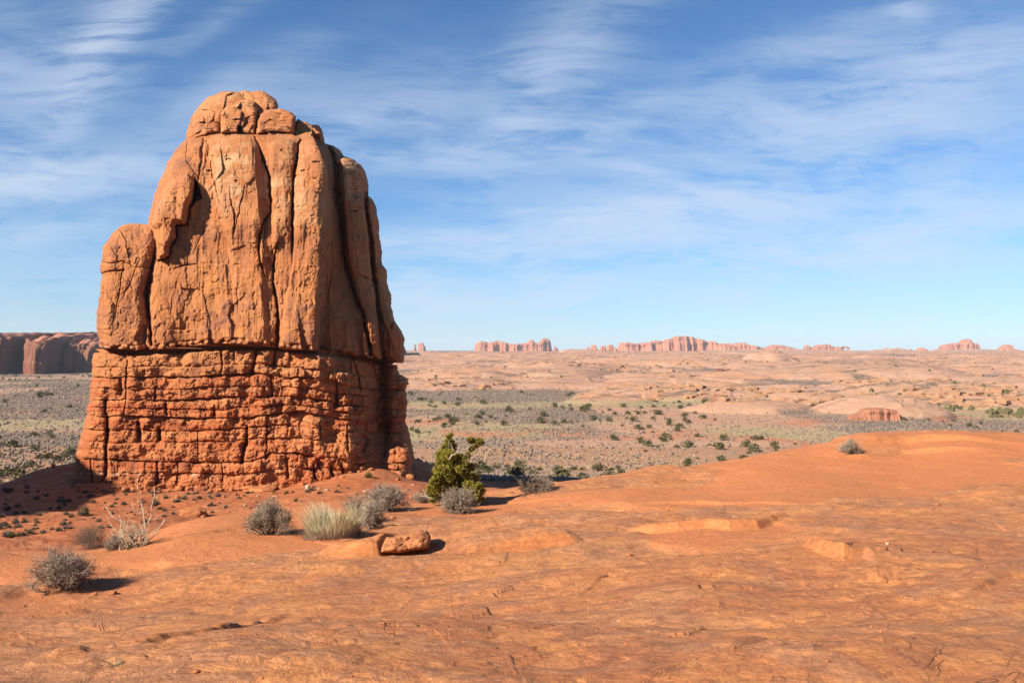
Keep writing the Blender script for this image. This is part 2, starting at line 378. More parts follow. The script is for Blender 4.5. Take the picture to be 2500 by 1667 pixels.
# ------------------------------------------------------------------ terrain height
def zat(v, Y): return -(v-VH)/F*Y
ANCH = []
def A(u, v, Y): ANCH.append(((u-CU)/F, Y, zat(v, Y)))
def Az(u, Y, z): ANCH.append(((u-CU)/F, Y, z))
for u in (-1400, -400, 600, 1800, 2900, 3900): Az(u, 2.0, -1.60)
for u, v, Y in [(-300, 1667, 5.1), (0, 1667, 4.8), (600, 1667, 4.5), (1250, 1667, 4.3), (1900, 1667, 4.25), (2500, 1667, 4.3), (2900, 1667, 4.4),
                (0, 1550, 7.0), (-500, 1550, 7.6), (700, 1550, 6.2), (1300, 1550, 5.6), (2000, 1550, 5.4), (2500, 1550, 5.4),
                (0, 1430, 11.5), (-500, 1430, 13), (300, 1430, 11.), (700, 1430, 9.5), (1300, 1430, 8.0), (2000, 1430, 7.4), (2500, 1430, 7.2),
                (0, 1345, 16.5), (250, 1340, 17.5), (-500, 1360, 18), (700, 1340, 13), (1100, 1340, 11.8), (1500, 1340, 10.5), (2000, 1340, 9.6), (2500, 1340, 9.4), (3000, 1340, 9.4),
                (440, 1280, 19.5), (700, 1270, 17.5), (1000, 1270, 16.5), (1500, 1270, 14.), (2000, 1270, 12.5), (2500, 1270, 12.2),
                (620, 1255, 21), (820, 1235, 22.5), (1000, 1228, 22), (1250, 1225, 20), (1500, 1225, 17.5), (2000, 1225, 15.5), (2500, 1225, 15),
                (1080, 1217, 25.5), (1180, 1218, 26), (1270, 1192, 26.5), (1430, 1178, 25), (1700, 1180, 21), (2000, 1180, 19), (2500, 1180, 18),
                (1560, 1160, 26), (1700, 1143, 26.5), (2000, 1140, 22.5), (2500, 1140, 21.5), (3100, 1140, 21.5),
                (1880, 1112, 27.5), (2200, 1100, 25), (2500, 1100, 24.5),
                (1990, 1094, 28.5), (2120, 1064, 29.5), (2300, 1058, 29.5), (2500, 1062, 29.5), (3100, 1062, 29.5)]: A(u, v, Y)
for u, Y, z in [(3100, 36, -6), (2300, 36, -6.2), (1990, 35, -6.6), (1800, 34, -7), (1600, 33, -7), (1400, 33, -7.2), (1230, 34, -7.8), (1120, 33, -7.6),
                (2700, 50, -13), (2100, 50, -13), (1700, 50, -13), (1350, 50, -10.5), (1300, 75, -13.2), (1800, 75, -19), (2700, 75, -20),
                (1180, 110, -16.7), (1330, 110, -17.0), (1480, 112, -18), (1800, 110, -24), (2700, 110, -25), (1100, 160, -23.5), (1400, 160, -24), (2200, 160, -26), (3000, 160, -26),
                (-200, 25, -6.9), (100, 26, -6.9), (350, 27, -7.2), (560, 29, -7.4), (800, 30, -7.6), (980, 31, -7.8),
                (0, 125, -23), (180, 130, -24), (-500, 125, -22), (600, 106, -11.5), (900, 106, -12), (1060, 108, -15.2), (1000, 145, -21.5), (600, 150, -22),
                (0, 165, -26), (-700, 165, -26)]: Az(u, Y, z)
for u in (-1400, -600, 0, 600, 1200, 1800, 2400, 3000, 3900): Az(u, 235, -27)
for u in (-600, 600, 1800, 3000): Az(u, 330, -27)
for u, v, Y in [(0, 1305, 39), (300, 1292, 42), (500, 1262, 50), (700, 1242, 54), (0, 1243, 58), (300, 1232, 62), (850, 1222, 58), (990, 1198, 64), (-400, 1290, 50),
                (200, 1192, 77), (400, 1190, 77), (600, 1188, 77), (780, 1165, 79.5), (925, 1122, 85), (985, 1155, 85), (1010, 1118, 93), (1075, 1160, 92),
                (0, 1188, 82), (100, 1147, 89), (180, 1128, 94), (-200, 1235, 76), (-500, 1250, 80)]: A(u, v, Y)
AN = np.array(ANCH); KA = 2.2
def _tps(r2): return r2*np.log(r2+1e-12)*.5
_ap, _al = AN[:, 0]*KA, np.log(AN[:, 1])
_K = _tps((_ap[:, None]-_ap[None])**2+(_al[:, None]-_al[None])**2)+np.eye(len(AN))*1e-4
_P = np.stack([np.ones(len(AN)), _ap, _al], 1)
_S = np.block([[_K, _P], [_P.T, np.zeros((3, 3))]])
_w = np.linalg.solve(_S, np.concatenate([AN[:, 2], [0, 0, 0]]))
def tps(a, Y):
    x, l = a*KA, np.log(Y); s = _w[-3]+_w[-2]*x+_w[-1]*l
    for i in range(len(AN)): s = s+_w[i]*_tps((x-_ap[i])**2+(l-_al[i])**2)
    return s
VALP = ([200, 330, 450, 650, 900, 1400, 2200, 3200, 4200, 6000, 15000], [-27, -27, -27, -27, -26.3, -20.5, -15.5, -12.5, -10.5, -12, -30])
rngd = np.random.RandomState(5)
DOMES = []
for i in range(800):
    Y = 440*math.exp(rngd.rand()**.8*1.95); a = rngd.uniform(-.75, .85); r = (.008+.055*rngd.rand()**2.2)*Y**.9*1.9
    if (Y < 560 and a < .18) or (a < -.36 and Y < 1000): continue
    DOMES.append((a*Y, Y, r*rngd.uniform(1.0, 2.2), r*rngd.uniform(.7, 1.3), min(r*rngd.uniform(.10, .24), 5+.0028*Y if Y < 2000 else 6.0)))
def D_(u, v, Y, w, dep, h): DOMES.append(((u-CU)/F*Y, Y, w/F*Y/2, dep, h))
D_(1390, 905, 1000, 260, 120, 10); D_(1330, 915, 850, 300, 110, 8); D_(1360, 960, 620, 220, 60, 5.0); D_(1880, 885, 1250, 130, 90, 19); D_(2150, 930, 800, 420, 100, 12)
D_(2150, 1025, 352, 330, 36, 7.5); D_(1830, 1010, 380, 320, 26, 4.2); D_(2400, 985, 420, 420, 50, 7); D_(2250, 960, 520, 480, 60, 8); D_(1650, 975, 470, 330, 40, 4.5)
D_(1420, 868, 2400, 150, 150, 14); D_(2180, 866, 3000, 90, 150, 16); D_(2370, 866, 3200, 160, 160, 11); D_(1900, 862, 3300, 480, 200, 11); D_(1500, 990, 440, 240, 30, 3); D_(1130, 945, 620, 280, 60, 6)
def valley(x, Y):
    z = np.interp(Y, VALP[0], VALP[1]) + .5*fb2(x/45, Y/45, 4, 31) + np.clip((Y-500)/1500, 0, 1)*1.5*fb2(x/160, Y/160, 4, 41)
    d = np.zeros_like(z)
    wx = x+fb2(x/60, Y/60, 3, 61)*Y*.012; wy = Y+fb2(x/60, Y/60, 3, 71)*Y*.014
    for (cx, cy, rx, ry, h) in DOMES:
        m = (np.abs(x-cx) < rx*1.3) & (np.abs(Y-cy) < ry*1.5)
        if not m.any(): continue
        qq = ((wx[m]-cx)/rx)**2+((wy[m]-cy)/ry)**2
        d[m] = np.maximum(d[m], h*np.clip(1-qq, 0, 1)**.75)
    rockm = sst(d+.5*fb2(x/25, Y/25, 3, 83), .7, 2.0)
    d = d + rockm*(.12*np.sin(d*5+fb2(x/40, Y/40, 2, 3)*3)+1.0*fb2(x/22, Y/22, 4, 81)+.5*facets(x/30, Y/30, 85)*2)
    return z+d, rockm
LEDGES = []     # filled after the smooth base exists: (polyline xy, height, width, back length)
def gmask(u, Y, u0, Y0, ru, rl): return np.exp(-((u-u0)/ru)**2-(np.log(Y/Y0)/rl)**2)
def sandmask(x, Y):
    u = x/Y*F+CU; n = fb2(x*.28+3, Y*.36+1, 5, 11)
    s = n*1.0-.12
    s = s+.75*gmask(u, Y, 2250, 19, 620, .30)+.5*gmask(u, Y, 1900, 22, 420, .25)+.75*gmask(u, Y, 150, 10, 330, .42)+.8*gmask(u, Y, 620, 17, 330, .20)+.9*gmask(u, Y, 1050, 20.5, 200, .13)
    s = s+.9*gmask(u, Y, 1700, 11.4, 200, .09)+.6*gmask(u, Y, 480, 5.6, 160, .08)+.7*gmask(u, Y, 2330, 4.5, 330, .10)-.9*gmask(u, Y, 850, 10.5, 420, .2)-.6*gmask(u, Y, 500, 6.6, 180, .10)
    s = s-.5*gmask(u, Y, 2200, 11, 300, .16)-.4*gmask(u, Y, 1300, 6, 600, .25)
    return sst(s, .05, .42)
def Hbase(a, Y):
    bl = sst(Y, 165, 250); z = np.zeros(np.broadcast(a, Y).shape); a = a+0*Y; Y = Y+0*a
    m = bl < 1
    if m.any(): z[m] += (1-bl[m])*tps(a[m], Y[m])
    rock = np.zeros_like(z); m = bl > 0
    if m.any():
        vz, rk = valley(a[m]*Y[m], Y[m]); z[m] += bl[m]*vz; rock[m] = rk*bl[m]
    return z, rock
def H(a, Y):
    z, rock = Hbase(a, Y); a = a+0*Y; Y = Y+0*a; x = a*Y; u = a*F+CU
    m = Y < 34
    if m.any():
        X, YY, uu = x[m], Y[m], u[m]; s = sandmask(X, YY); d = np.zeros_like(X)
        for (P, h, w, L) in LEDGES:
            lo, hi = P.min(0)-L*5, P.max(0)+L*5
            k = (X > lo[0]) & (X < hi[0]) & (YY > lo[1]) & (YY < hi[1])
            if not k.any(): continue
            wob = fb2(X[k]*14/YY[k], np.log(YY[k])*14, 4, 91)*.0022*YY[k]
            dist, side, ex = pline(X[k]+wob, YY[k]+wob*.6, P, np.minimum(1, np.minimum(np.arange(len(P)), np.arange(len(P))[::-1])/1.6))
            sd = dist*side
            d[k] += .56*h*ex*sst(sd, -np.maximum(w*.45, .018*YY[k]**.5), np.maximum(w*.45, .018*YY[k]**.5))*np.exp(-np.clip(sd, 0, None)/L)
        xr, yr = X*.97+YY*.24, YY*.97-X*.24
        n = fb2(xr*.30, yr*.75, 5, 21)
        tt = (n+.15*fb2(xr*2.2, yr*3.4, 3, 23))*4.2; f = np.floor(tt); fr = tt-f
        d += (1-.9*s)*(.040*(f+sst(fr, .80, 1.0))/4.2*1.0+.11*n+.09*fb2(xr*.22+5, yr*.42, 3, 26)+.020*fb2(xr*.9, yr*1.4, 4, 25))
        f1, f2, _ = wor2(xr*.9+.3*n, yr*1.7, 35)
        d -= (1-s)*.010*np.exp(-((f2-f1)/.06)**2)*sst(n, -.2, .3)
        d += (1-s)*(.012*fb2(xr*2.2, yr*3.6, 5, 27)+.02*facets(xr*1.1, yr*1.5, 24)+.0022*fb2(X*16, YY*16, 3, 28))+s*(.006*fb2(X*9, YY*9, 4, 29)+.02*fb2(X*1.1, YY*1.1, 3, 30))
        z[m] += d*(1-sst(YY, 27, 33))
    m = (Y > 27) & (Y < 260)
    if m.any():
        X, YY = x[m], Y[m]; k = sst(YY, 27, 36)*(1-sst(YY, 190, 260))
        n = fb2(X*.22, YY*.22, 5, 51)
        tt = n*4; f = np.floor(tt)
        z[m] += k*(.40*fb2(X*.10, YY*.10, 3, 52)+.10*(f+sst(tt-f, .7, 1))/2+.06*fb2(X*1.1, YY*1.1, 4, 53)-.05)
    return z, rock
def hit(u, v, Y0=3.0, Y1=420.0, fn=None):
    a = (u-CU)/F; Y = np.exp(np.linspace(math.log(Y0), math.log(Y1), 700)); g = (fn or H)(np.full_like(Y, a), Y)[0]
    d = g-zat(v, Y); i = np.argmax(d > 0)
    if not (d > 0).any(): i = len(Y)-1
    if i > 0:
        t = -d[i-1]/(d[i]-d[i-1]+1e-9); y = Y[i-1]+t*(Y[i]-Y[i-1])
    else: y = Y[0]
    return np.array((a*y, y, zat(v, y)))
def lg(pts, h, w, L): LEDGES.append((np.array([hit(u, v, fn=Hbase)[:2] for u, v in pts]), h, w, L))
_ld = [([(740, 1372), (800, 1369), (870, 1367), (925, 1362), (948, 1350), (985, 1342), (1030, 1336)], .34, .09, 1.0),
       ([(792, 1356), (830, 1345), (858, 1330), (876, 1318)], .16, .04, .5),
       ([(1120, 1356), (1160, 1352), (1250, 1342), (1346, 1332), (1400, 1326), (1432, 1322)], .34, .10, 1.5),
       ([(1519, 1290), (1545, 1298), (1590, 1299), (1654, 1297), (1720, 1292), (1781, 1296), (1850, 1291), (1909, 1274), (1990, 1262)], .24, .10, 1.2),
       ([(1958, 1350), (1968, 1365), (2015, 1386), (2058, 1394), (2111, 1391), (2140, 1405)], .26, .07, .8),
       ([(2100, 1400), (2130, 1425), (2158, 1430), (2172, 1412)], .13, .05, .35),
       ([(330, 1600), (363, 1592), (412, 1580), (495, 1566), (577, 1543), (626, 1524), (683, 1496), (720, 1480)], .11, .05, 1.4),
       ([(700, 1552), (593, 1573), (495, 1606), (429, 1626), (330, 1649), (250, 1680)], .10, .05, .9),
       ([(1840, 1690), (1815, 1640), (1818, 1600), (1862, 1566), (1950, 1548), (2150, 1552), (2300, 1582), (2520, 1612)], .06, .14, .9),
       ([(2080, 1118), (2200, 1108), (2330, 1100), (2520, 1104)], .38, .18, 1.2),
       ([(1990, 1088), (2090, 1090), (2150, 1086), (2260, 1078), (2420, 1080), (2540, 1084)], .35, .14, 1.6),
       ([(2040, 1118), (2075, 1106), (2130, 1106)], .2, .12, .6),
       ([(1380, 1246), (1550, 1232), (1700, 1228), (1900, 1232), (2100, 1244)], .12, .15, 1.2),
       ([(2150, 1280), (2300, 1262), (2450, 1268)], .10, .12, .9),
       ([(2290, 1500), (2380, 1478), (2440, 1450), (2530, 1430)], .14, .10, .8),
       ([(60, 1640), (140, 1652), (200, 1645), (240, 1620)], .13, .05, .4),
       ([(180, 1478), (240, 1466), (300, 1460)], .10, .05, .5),
       ([(420, 1330), (520, 1300), (620, 1285)], .12, .1, .8),
       ([(1060, 1205), (1180, 1228), (1330, 1222), (1480, 1212)], .14, .15, 1.0)]
for L in _ld: lg(*L)

# ------------------------------------------------------------------ ground sheets (slickrock bench, soil slope, valley)
A_IN = .64
def slick_attr(a, Y, z, r):
    X = a*Y; e = np.zeros_like(X)
    for (P, h, w, L) in LEDGES:
        k = (X > P[:, 0].min()-1) & (X < P[:, 0].max()+1) & (Y > P[:, 1].min()-1) & (Y < P[:, 1].max()+1)
        if not k.any(): continue
        dist, side, ex = pline(X[k]+.03*Y[k]*.3*fb2(X[k]*3, Y[k]*3, 3, 92), Y[k], P, np.minimum(1, np.minimum(np.arange(len(P)), np.arange(len(P))[::-1])/1.6)); sd = dist*side
        e[k] = np.maximum(e[k], ex*np.exp(-((sd-.05)/(.10+.5*h))**2)*min(1, h*5))
    return {'sand': sandmask(X, Y)*(1-.7*e), 'broken_edge': e}
def acols(nin, nout, lo=-1.9, hi=1.9):
    return np.concatenate([np.linspace(lo, -A_IN, nout, endpoint=False), np.linspace(-A_IN, A_IN, nin, endpoint=False), np.linspace(A_IN, hi, nout)])
def sheet(name, acs, Ys, mat, attrfn):
    a, Y = np.meshgrid(acs, Ys); z, rock = H(a, Y)
    V = np.stack([a*Y, Y, z], -1)
    o = mk_obj(name, mesh_np(name, V, grid_faces(len(Ys), len(acs))[:, ::-1], attrs=attrfn(a, Y, z, rock)), mat)
    o['kind'] = 'structure'; return o
sheet('slickrock', acols(820, 50), np.exp(np.linspace(math.log(1.8), math.log(32), 760)), M_SLICK, slick_attr)
sheet('soil_slope', acols(620, 50), np.exp(np.linspace(math.log(32), math.log(235), 330)), M_SOIL, lambda a, Y, z, r: {'valley': sst(-z, 15, 23)*sst(Y, 85, 120)})
def vattr(a, Y, z, rock):
    x = a*Y; u = a*F+CU
    n1 = fb2(x/70+9, Y/60, 4, 101); n2 = fb2(x/110, Y/90+5, 4, 111); n3 = fb2(x/50, Y/45, 4, 121)
    flat = 1-rock
    far = sst(Y, 520, 900)
    veg = flat*np.clip(sst(n1, -.05, .22)*(1-.4*far)+.9*far*sst(n1, -.55, -.2), 0, 1)
    veg = np.clip(veg+.7*sst(Y, 3300, 3900), 0, 1)
    grass = flat*sst(n2, -.3, .1)*(1-far)
    red = flat*sst(n3, .22, .45)*(1-sst(Y, 300, 420))
    scrub = np.clip(.35+.65*flat+.25*n1, 0, 1)*sst(Y, 330, 600)
    rock = rock*(1-sst(Y, 2900, 3500)*sst(fb2(x/400, Y/400, 3, 151), -.5, .0))
    return {'rock': rock*sst(Y, 300, 420), 'veg': veg, 'grass': grass, 'red': red, 'scrub': scrub}
yv = np.concatenate([np.exp(np.linspace(math.log(235), math.log(4300), 560)), np.exp(np.linspace(math.log(4500), math.log(16000), 24))])
sheet('valley_floor', acols(900, 60, -1.7, 1.7), yv, M_VALLEY, vattr)

# ------------------------------------------------------------------ the butte
def I(x, tab):
    xs, ys = zip(*tab); return np.interp(x, xs, ys)
def bulk(uL, uR, v, Yfun, n_s, back=17.0, n_b=46):
    """closed rings: visible half from a depth function along view rays, far half an elliptical arc"""
    s = np.linspace(0, 1, n_s); s = .5-.5*np.cos(np.pi*s)*.35-(.5-s)*-.65*-1 if False else s
    u = uL[:, None]+(uR-uL)[:, None]*s[None]
    vv = v if v.ndim == 2 else np.repeat(v[:, None], n_s, 1)
    Y = Yfun(u, vv); X = (u-CU)/F*Y; Z = zat(vv, Y)
    t = np.linspace(0, np.pi, n_b+2)[1:-1][None]
    xl, yl, zl, xr, yr, zr = X[:, :1], Y[:, :1], Z[:, :1], X[:, -1:], Y[:, -1:], Z[:, -1:]
    f = (1-np.cos(t))/2
    bx = xr+(xl-xr)*f; by = yr+(yl-yr)*f+np.sin(t)*back*(.55+.45*np.clip((xr-xl)/26, 0, 1)); bz = zr+(zl-zr)*f
    by = by+1.2*fb2(bx*.4, bz*.12, 4, 7)*np.sin(t)
    return np.concatenate([X, bx], 1), np.concatenate([Y, by], 1), np.concatenate([Z, bz], 1), u, vv
def ring_close(X, Y, Z, side, f=.72, dz=0.0, steps=(.9, .6, .2, 0.0)):
    """extra rings that close a stack of rings towards its middle"""
    k = 0 if side == 'top' else -1
    cx, cy, cz = X[k].mean(), Y[k].mean(), Z[k].mean(); out = []
    for s in steps:
        zz = Z[k]*s+(cz+dz)*(1-s) if s > 0 else np.full_like(Z[k], cz+dz)
        out.append((cx+(X[k]-cx)*s, cy+(Y[k]-cy)*s, zz))
    if side == 'top': out = out[::-1]
    ex = [np.array([o[i] for o in out]) for i in range(3)]
    cat = (lambda e, m: np.concatenate([e, m])) if side == 'top' else (lambda e, m: np.concatenate([m, e]))
    return [cat(ex[i], m) for i, m in enumerate((X, Y, Z))], len(out)
def ring_mesh(name, X, Y, Z, attrs=None, origin=(0, 0, 0)):
    V = np.stack([X, Y, Z], -1)-np.array(origin); nr, nc = X.shape
    return mesh_np(name, V, grid_faces(nr, nc, True), attrs=attrs)
def padattr(a, nr, nc, top, bot):
    o = np.zeros((nr, nc)); o[top:nr-bot, :a.shape[1]] = a; return o
def pillar(u, v, cen, hw, vtop, rt, h):
    uc = I(v, cen); w = I(v, hw); hh = I(v, h) if isinstance(h, list) else h
    qv = np.clip(np.abs(u-uc)/w, 0, 1); cap = np.sqrt(np.clip((v-vtop-qv*qv*rt*.6)/rt, 0, 1))
    qn = qv+.10*vn2(u/11, v/30, 77)*np.clip((1-qv)*4, 0, 1)*np.clip(qv*2, 0, 1); pl = np.minimum(1, np.clip(1-qn, 0, 1)/.28); return .54*hh*pl*(.72+.28*np.sqrt(np.clip(1-qv**2, 0, 1)))*np.minimum(1, cap*1.25)
def crack(u, v, poly, w, d, sh=.14, sw=5.0):
    w = w*.78
    P = [p[:2] for p in poly]; vals = [p[2] if len(p) > 2 else 1.0 for p in poly]
    wob = 2.2*fb2(u/9, v/14, 3, 191)
    dist, _, k = pline(u+wob, v, P, vals)
    return d*np.exp(-(dist/(w*np.clip(k, .25, 3)))**2)*np.clip(k, 0, 1)+sh*d*np.exp(-(dist/(w*sw))**2)*np.clip(k, 0, 1)

BX, BY, BZ = -20.0, 88.0, -13.0
butte = tag(empty('sandstone_butte', (BX, BY, BZ)), 'tall orange sandstone butte with fluted tower on a layered red pedestal', 'rock formation')
ORG = (BX, BY, BZ)
VC = [(225, 846), (242, 848), (330, 854), (368, 853), (451, 845), (523, 838), (580, 838), (628, 842), (677, 844), (701, 849), (750, 854), (798, 858), (871, 870), (931, 877), (973, 886), (1000, 889)]  # tower foot
VB = [(215, 862), (276, 859), (354, 862), (451, 855), (548, 849), (618, 848), (677, 851), (774, 861), (871, 874), (919, 886), (943, 893), (985, 893), (1010, 895)]  # pedestal rim

def spall(u, v, seed, thr, sx=60, sy=90):
    n = fb2(u/sx, v/sy, 5, seed, .55); return sst(n, thr, thr+.022), n
def tower_Y(u, v, uL, uR):
    Y = I(v, [(300, 91.5), (322, 88.5), (340, 86.6), (360, 85.2), (400, 83.9), (450, 83), (550, 81.2), (700, 79.6), (880, 78.6)])
    e = np.clip((u-uL[:, None])/46, 0, 1); Y = Y+2.6*(1-np.sqrt(np.clip(1-(1-e)**3, 0, 1)))
    uc = I(v, [(330, 762), (350, 772), (380, 786), (420, 797), (480, 796), (534, 794), (600, 792), (712, 789), (777, 779), (831, 777), (885, 776)])
    r = np.clip((u-uc)/(uR[:, None]-uc), 0, 1)
    lo = sst(v, 650, 790)
    Y = Y+(1-lo)*np.interp(r, [0, .04, .30, .42, .55, .8, .93, 1], [0, 3.0, 5.8, 6.2, 6.6, 8.2, 10.0, 13])+lo*np.interp(r, [0, .035, .16, .35, .62, .78, .82, .86, .97, 1], [0, 2.6, 3.2, 3.7, 4.5, 6.0, 7.6, 7.0, 7.4, 9.5])
    Y = Y+.5*(1-np.clip((uc-u)/24, 0, 1))**2*(u < uc)+.5*(u >= uc)
    Y = Y+.55*fb2(u/120, v/170, 3, 301)
    # rounded columns
    P = np.maximum.reduce([
        pillar(u, v, [(320, 566), (450, 578), (600, 604), (840, 618)], [(320, 66), (450, 62), (600, 48), (840, 40)], 322, 42, [(320, 2.6), (520, 2.2), (620, .9), (850, .7)]),
        pillar(u, v, [(340, 692), (450, 688), (600, 690), (650, 695)], [(340, 38), (450, 30), (600, 27), (700, 30)], 338, 26, [(340, 2.0), (600, 1.2), (720, .4), (850, .2)]),
        pillar(u, v, [(340, 768), (450, 757), (600, 752), (830, 728)], [(340, 44), (450, 46), (600, 42), (830, 50)], 338, 34, [(340, 2.3), (600, 1.5), (850, 1.2)]),
        pillar(u, v, [(345, 470), (420, 450), (520, 420)], [(345, 48), (420, 60), (520, 60)], 338, 20, [(340, 1.2), (480, .8), (560, 0), (850, 0)]),
        pillar(u, v, [(355, 812), (400, 820)], [(355, 19), (420, 15)], 353, 12, [(350, 2.0), (420, .6), (470, 0)]),
        pillar(u, v, [(385, 858), (450, 860), (520, 866), (640, 878), (750, 905), (840, 912)], [(385, 31), (450, 32), (560, 30), (700, 28), (840, 30)], 377, 22, [(380, 4.6), (600, 3.4), (850, 2.0)]),
        pillar(u, v, [(480, 905), (560, 912), (680, 932), (800, 958), (870, 962)], [(480, 16), (600, 16), (720, 22), (870, 28)], 472, 22, 1.9),
        pillar(u, v, [(400, 812), (560, 815), (700, 826), (830, 838)], [(400, 20), (560, 20), (700, 30), (850, 46)], 400, 60, [(400, .2), (600, .2), (760, 1.0), (850, 1.4)])])
    Y = Y-P
    # shattered slab on the left shoulder and the stepped edge beneath it
    slab = [(404, 458), (419, 434), (459, 426), (474, 440), (477, 470), (462, 501), (453, 547), (428, 550), (430, 578), (416, 598), (413, 626), (387, 636), (382, 596), (385, 559), (367, 547), (375, 500)]
    sd = polysd(u+2*fb2(u/8, v/8, 3, 7), v+2*fb2(u/8, v/8, 3, 8), slab)
    Y = Y-1.7*sst(sd, -1.2, 1.8)*(.55+.45*sst(sd, 0, 16))
    hole = [(476, 436), (484, 450), (493, 486), (478, 492), (468, 505), (470, 470)]
    Y = Y+3.0*sst(polysd(u, v, hole), -2, 4)
    Y = Y+crack(u, v, [(475, 440), (478, 480), (465, 505), (456, 549), (431, 551), (431, 582), (417, 602), (413, 627), (387, 637)], 2.2, 1.2, .12)
    # fissures traced down the face
    Y = Y+crack(u, v, [(620, 334, .6), (636, 365, 1), (644, 394, 1), (660, 432, 1), (658, 455, 1), (662, 496, 1.1), (660, 519, 1), (645, 538, .9), (633, 577, 1), (630, 608, 1), (639, 657, .8), (648, 675, .3)], 3.0, 1.3)
    Y = Y+crack(u, v, [(653, 525, .6), (645, 560, 1), (644, 584, 1), (644, 606, .5)], 1.8, .6)
    Y = Y+crack(u, v, [(680, 590, .4), (668, 645, .8), (667, 700, 1), (676, 737, 1), (679, 783, 1.4), (677, 840, 2.2)], 3.0, 1.6)
    Y = Y+crack(u, v, [(735, 342, .7), (728, 355, 1), (726, 388, 1), (715, 440, .8), (714, 530, 1.1), (714, 588, 1.1), (713, 618, .6)], 2.8, 1.5)
    Y = Y+crack(u, v, [(800, 356, 1), (812, 378, 1.2), (821, 410, 1.4), (823, 463, 1.7), (832, 516, 1.5), (839, 582, 1.1), (841, 636, 1.1), (854, 681, 1), (875, 744, 1), (888, 766, 1), (897, 820, 1.1), (905, 866, 1)], 4.8, 2.4)
    Y = Y+crack(u, v, [(889, 470, 1), (895, 516, 1), (904, 570, 1), (912, 679, 1.3), (921, 733, 1.2), (930, 820, 1.4), (936, 880, 1.2)], 5.5, 2.2)
    Y = Y+crack(u, v, [(563, 487, .5), (575, 528, 1), (569, 584, .6)], 2.2, .7)+crack(u, v, [(598, 455, .5), (588, 500, .8), (572, 571, .5)], 2.0, .5)
    Y = Y+crack(u, v, [(497, 341, .7), (493, 370, .8), (491, 394, .7), (483, 445, .4)], 5, .8)+crack(u, v, [(513, 394, .5), (520, 434, .7), (540, 506, .4)], 4, .6)
    Y = Y+crack(u, v, [(580, 690, .4), (578, 720, .6), (582, 770, .4)], 1.6, .35)+crack(u, v, [(427, 655, .7), (450, 648, 1), (478, 645, .8)], 1.8, .45)
    Y = Y+crack(u, v, [(500, 555, .5), (478, 605, .6), (471, 621, .4)], 1.6, .4)+crack(u, v, [(426, 712, .4), (420, 740, .7), (417, 770, .4)], 1.5, .35)
    Y = Y+crack(u, v, [(377, 590), (371, 640), (364, 690), (356, 720), (361, 752), (367, 785), (368, 840)], 5.0, 1.6, .1)
    Y = Y+crack(u, v, [(878, 672, .8), (900, 680, 1), (912, 684, 1)], 2.0, .8)+crack(u, v, [(858, 515, .8), (872, 515, 1)], 2, .7)
    Y = Y+crack(u, v, [(810, 590, .4), (812, 650, .7), (800, 720, .6), (795, 760, .4)], 2.2, .5)+crack(u, v, [(868, 690, .6), (884, 760, 1), (898, 850, .7)], 2.4, .8)
    Y = Y+crack(u, v, [(958, 705, .6), (962, 760, 1), (955, 800, .7)], 3, .7)
    # scars where sheets have fallen off, cross beds, pitting
    k = .15+.85*sst(v, 400, 520)
    s1, n1 = spall(u, v, 401, .10); s2, _ = spall(u+300, v, 411, .22, 34, 40); s3, _ = spall(u, v+900, 421, .16, 26, 70)
    Y = Y+.10*s1*k+.05*s2+.06*s3
    Y = Y+.07*fb2(u/30, v/60, 4, 431)+.05*fb2(u/9, v/80, 3, 441)*sst(v, 380, 500)+.018*fb2(u/5, v/5, 3, 451)
    bed = np.sin((v+5*fb2(u/60, v/40, 3, 461))*.55)*.5+np.sin((v+4*fb2(u/40, v/30, 3, 463))*1.3)*.5
    Y = Y+.022*bed*(1-.6*sst(v, 420, 620))
    f1, f2, r = wor2(u/20+.4*fb2(u/10, v/10, 2, 5), v/16, 471)
    Y = Y+.22*sst(.26-f1, 0, .16)*(r > .86)*(1-sst(v, 420, 520))+.12*sst(.3-f1, 0, .2)*(r > .94)
    # broken fringe along the foot
    ft = I(u, VC)-v; kf = 1-sst(ft, 4, 17); f1, f2, r = wor2(u/17, ft/11, 481)
    Y = Y+kf*(.75-.85*np.sqrt(np.clip(1-(f1/.66)**2, 0, 1))+.45*(r-.5))+.46*facets(u/72, v/140, 491)+.10*facets(u/22, v/42, 493)*sst(v, 360, 450)
    return Y, s1, s2
TL = [(300, 462), (335, 458), (343, 452), (349, 444), (362, 432), (377, 422), (400, 407), (430, 395), (453, 385), (485, 375), (510, 368), (528, 363), (548, 360), (580, 362), (640, 356), (700, 348), (780, 350), (890, 352)]
TR = [(300, 778), (332, 782), (347, 788), (352, 797), (356, 813), (366, 829), (377, 834), (382, 840), (390, 864), (402, 879), (412, 885), (427, 891), (470, 891), (484, 905), (499, 912), (534, 918), (574, 920), (599, 925), (640, 926), (655, 938), (681, 941), (712, 949), (746, 952), (766, 961), (788, 977), (803, 984), (848, 984), (879, 979), (890, 977)]
def warp_v(v, uL, uR, n_s, tab, ref, start):
    s = np.linspace(0, 1, n_s); u = uL[:, None]+(uR-uL)[:, None]*s[None]
    k = sst(v, start, ref)[:, None]
    return v[:, None]+(I(u, tab)-ref)*k
vr = np.concatenate([np.linspace(305, 420, 120, endpoint=False), np.linspace(420, 860, 400)])
uL, uR = I(vr, TL), I(vr, TR)
uL = uL+2.2*fb2(vr/17, vr*0, 4, 5, .7); uR = uR+2.4*fb2(vr/17, vr*0+7, 4, 6, .7)
NS = 600
vw = warp_v(vr, uL, uR, NS, VC, 860, 640)
_keep = {}
def _ty(u, v):
    Y, a, b = tower_Y(u, v, uL, uR); _keep['a'] = a; _keep['b'] = b; return Y
X, Y, Z, uu, vv = bulk(uL, uR, vw, _ty, NS)
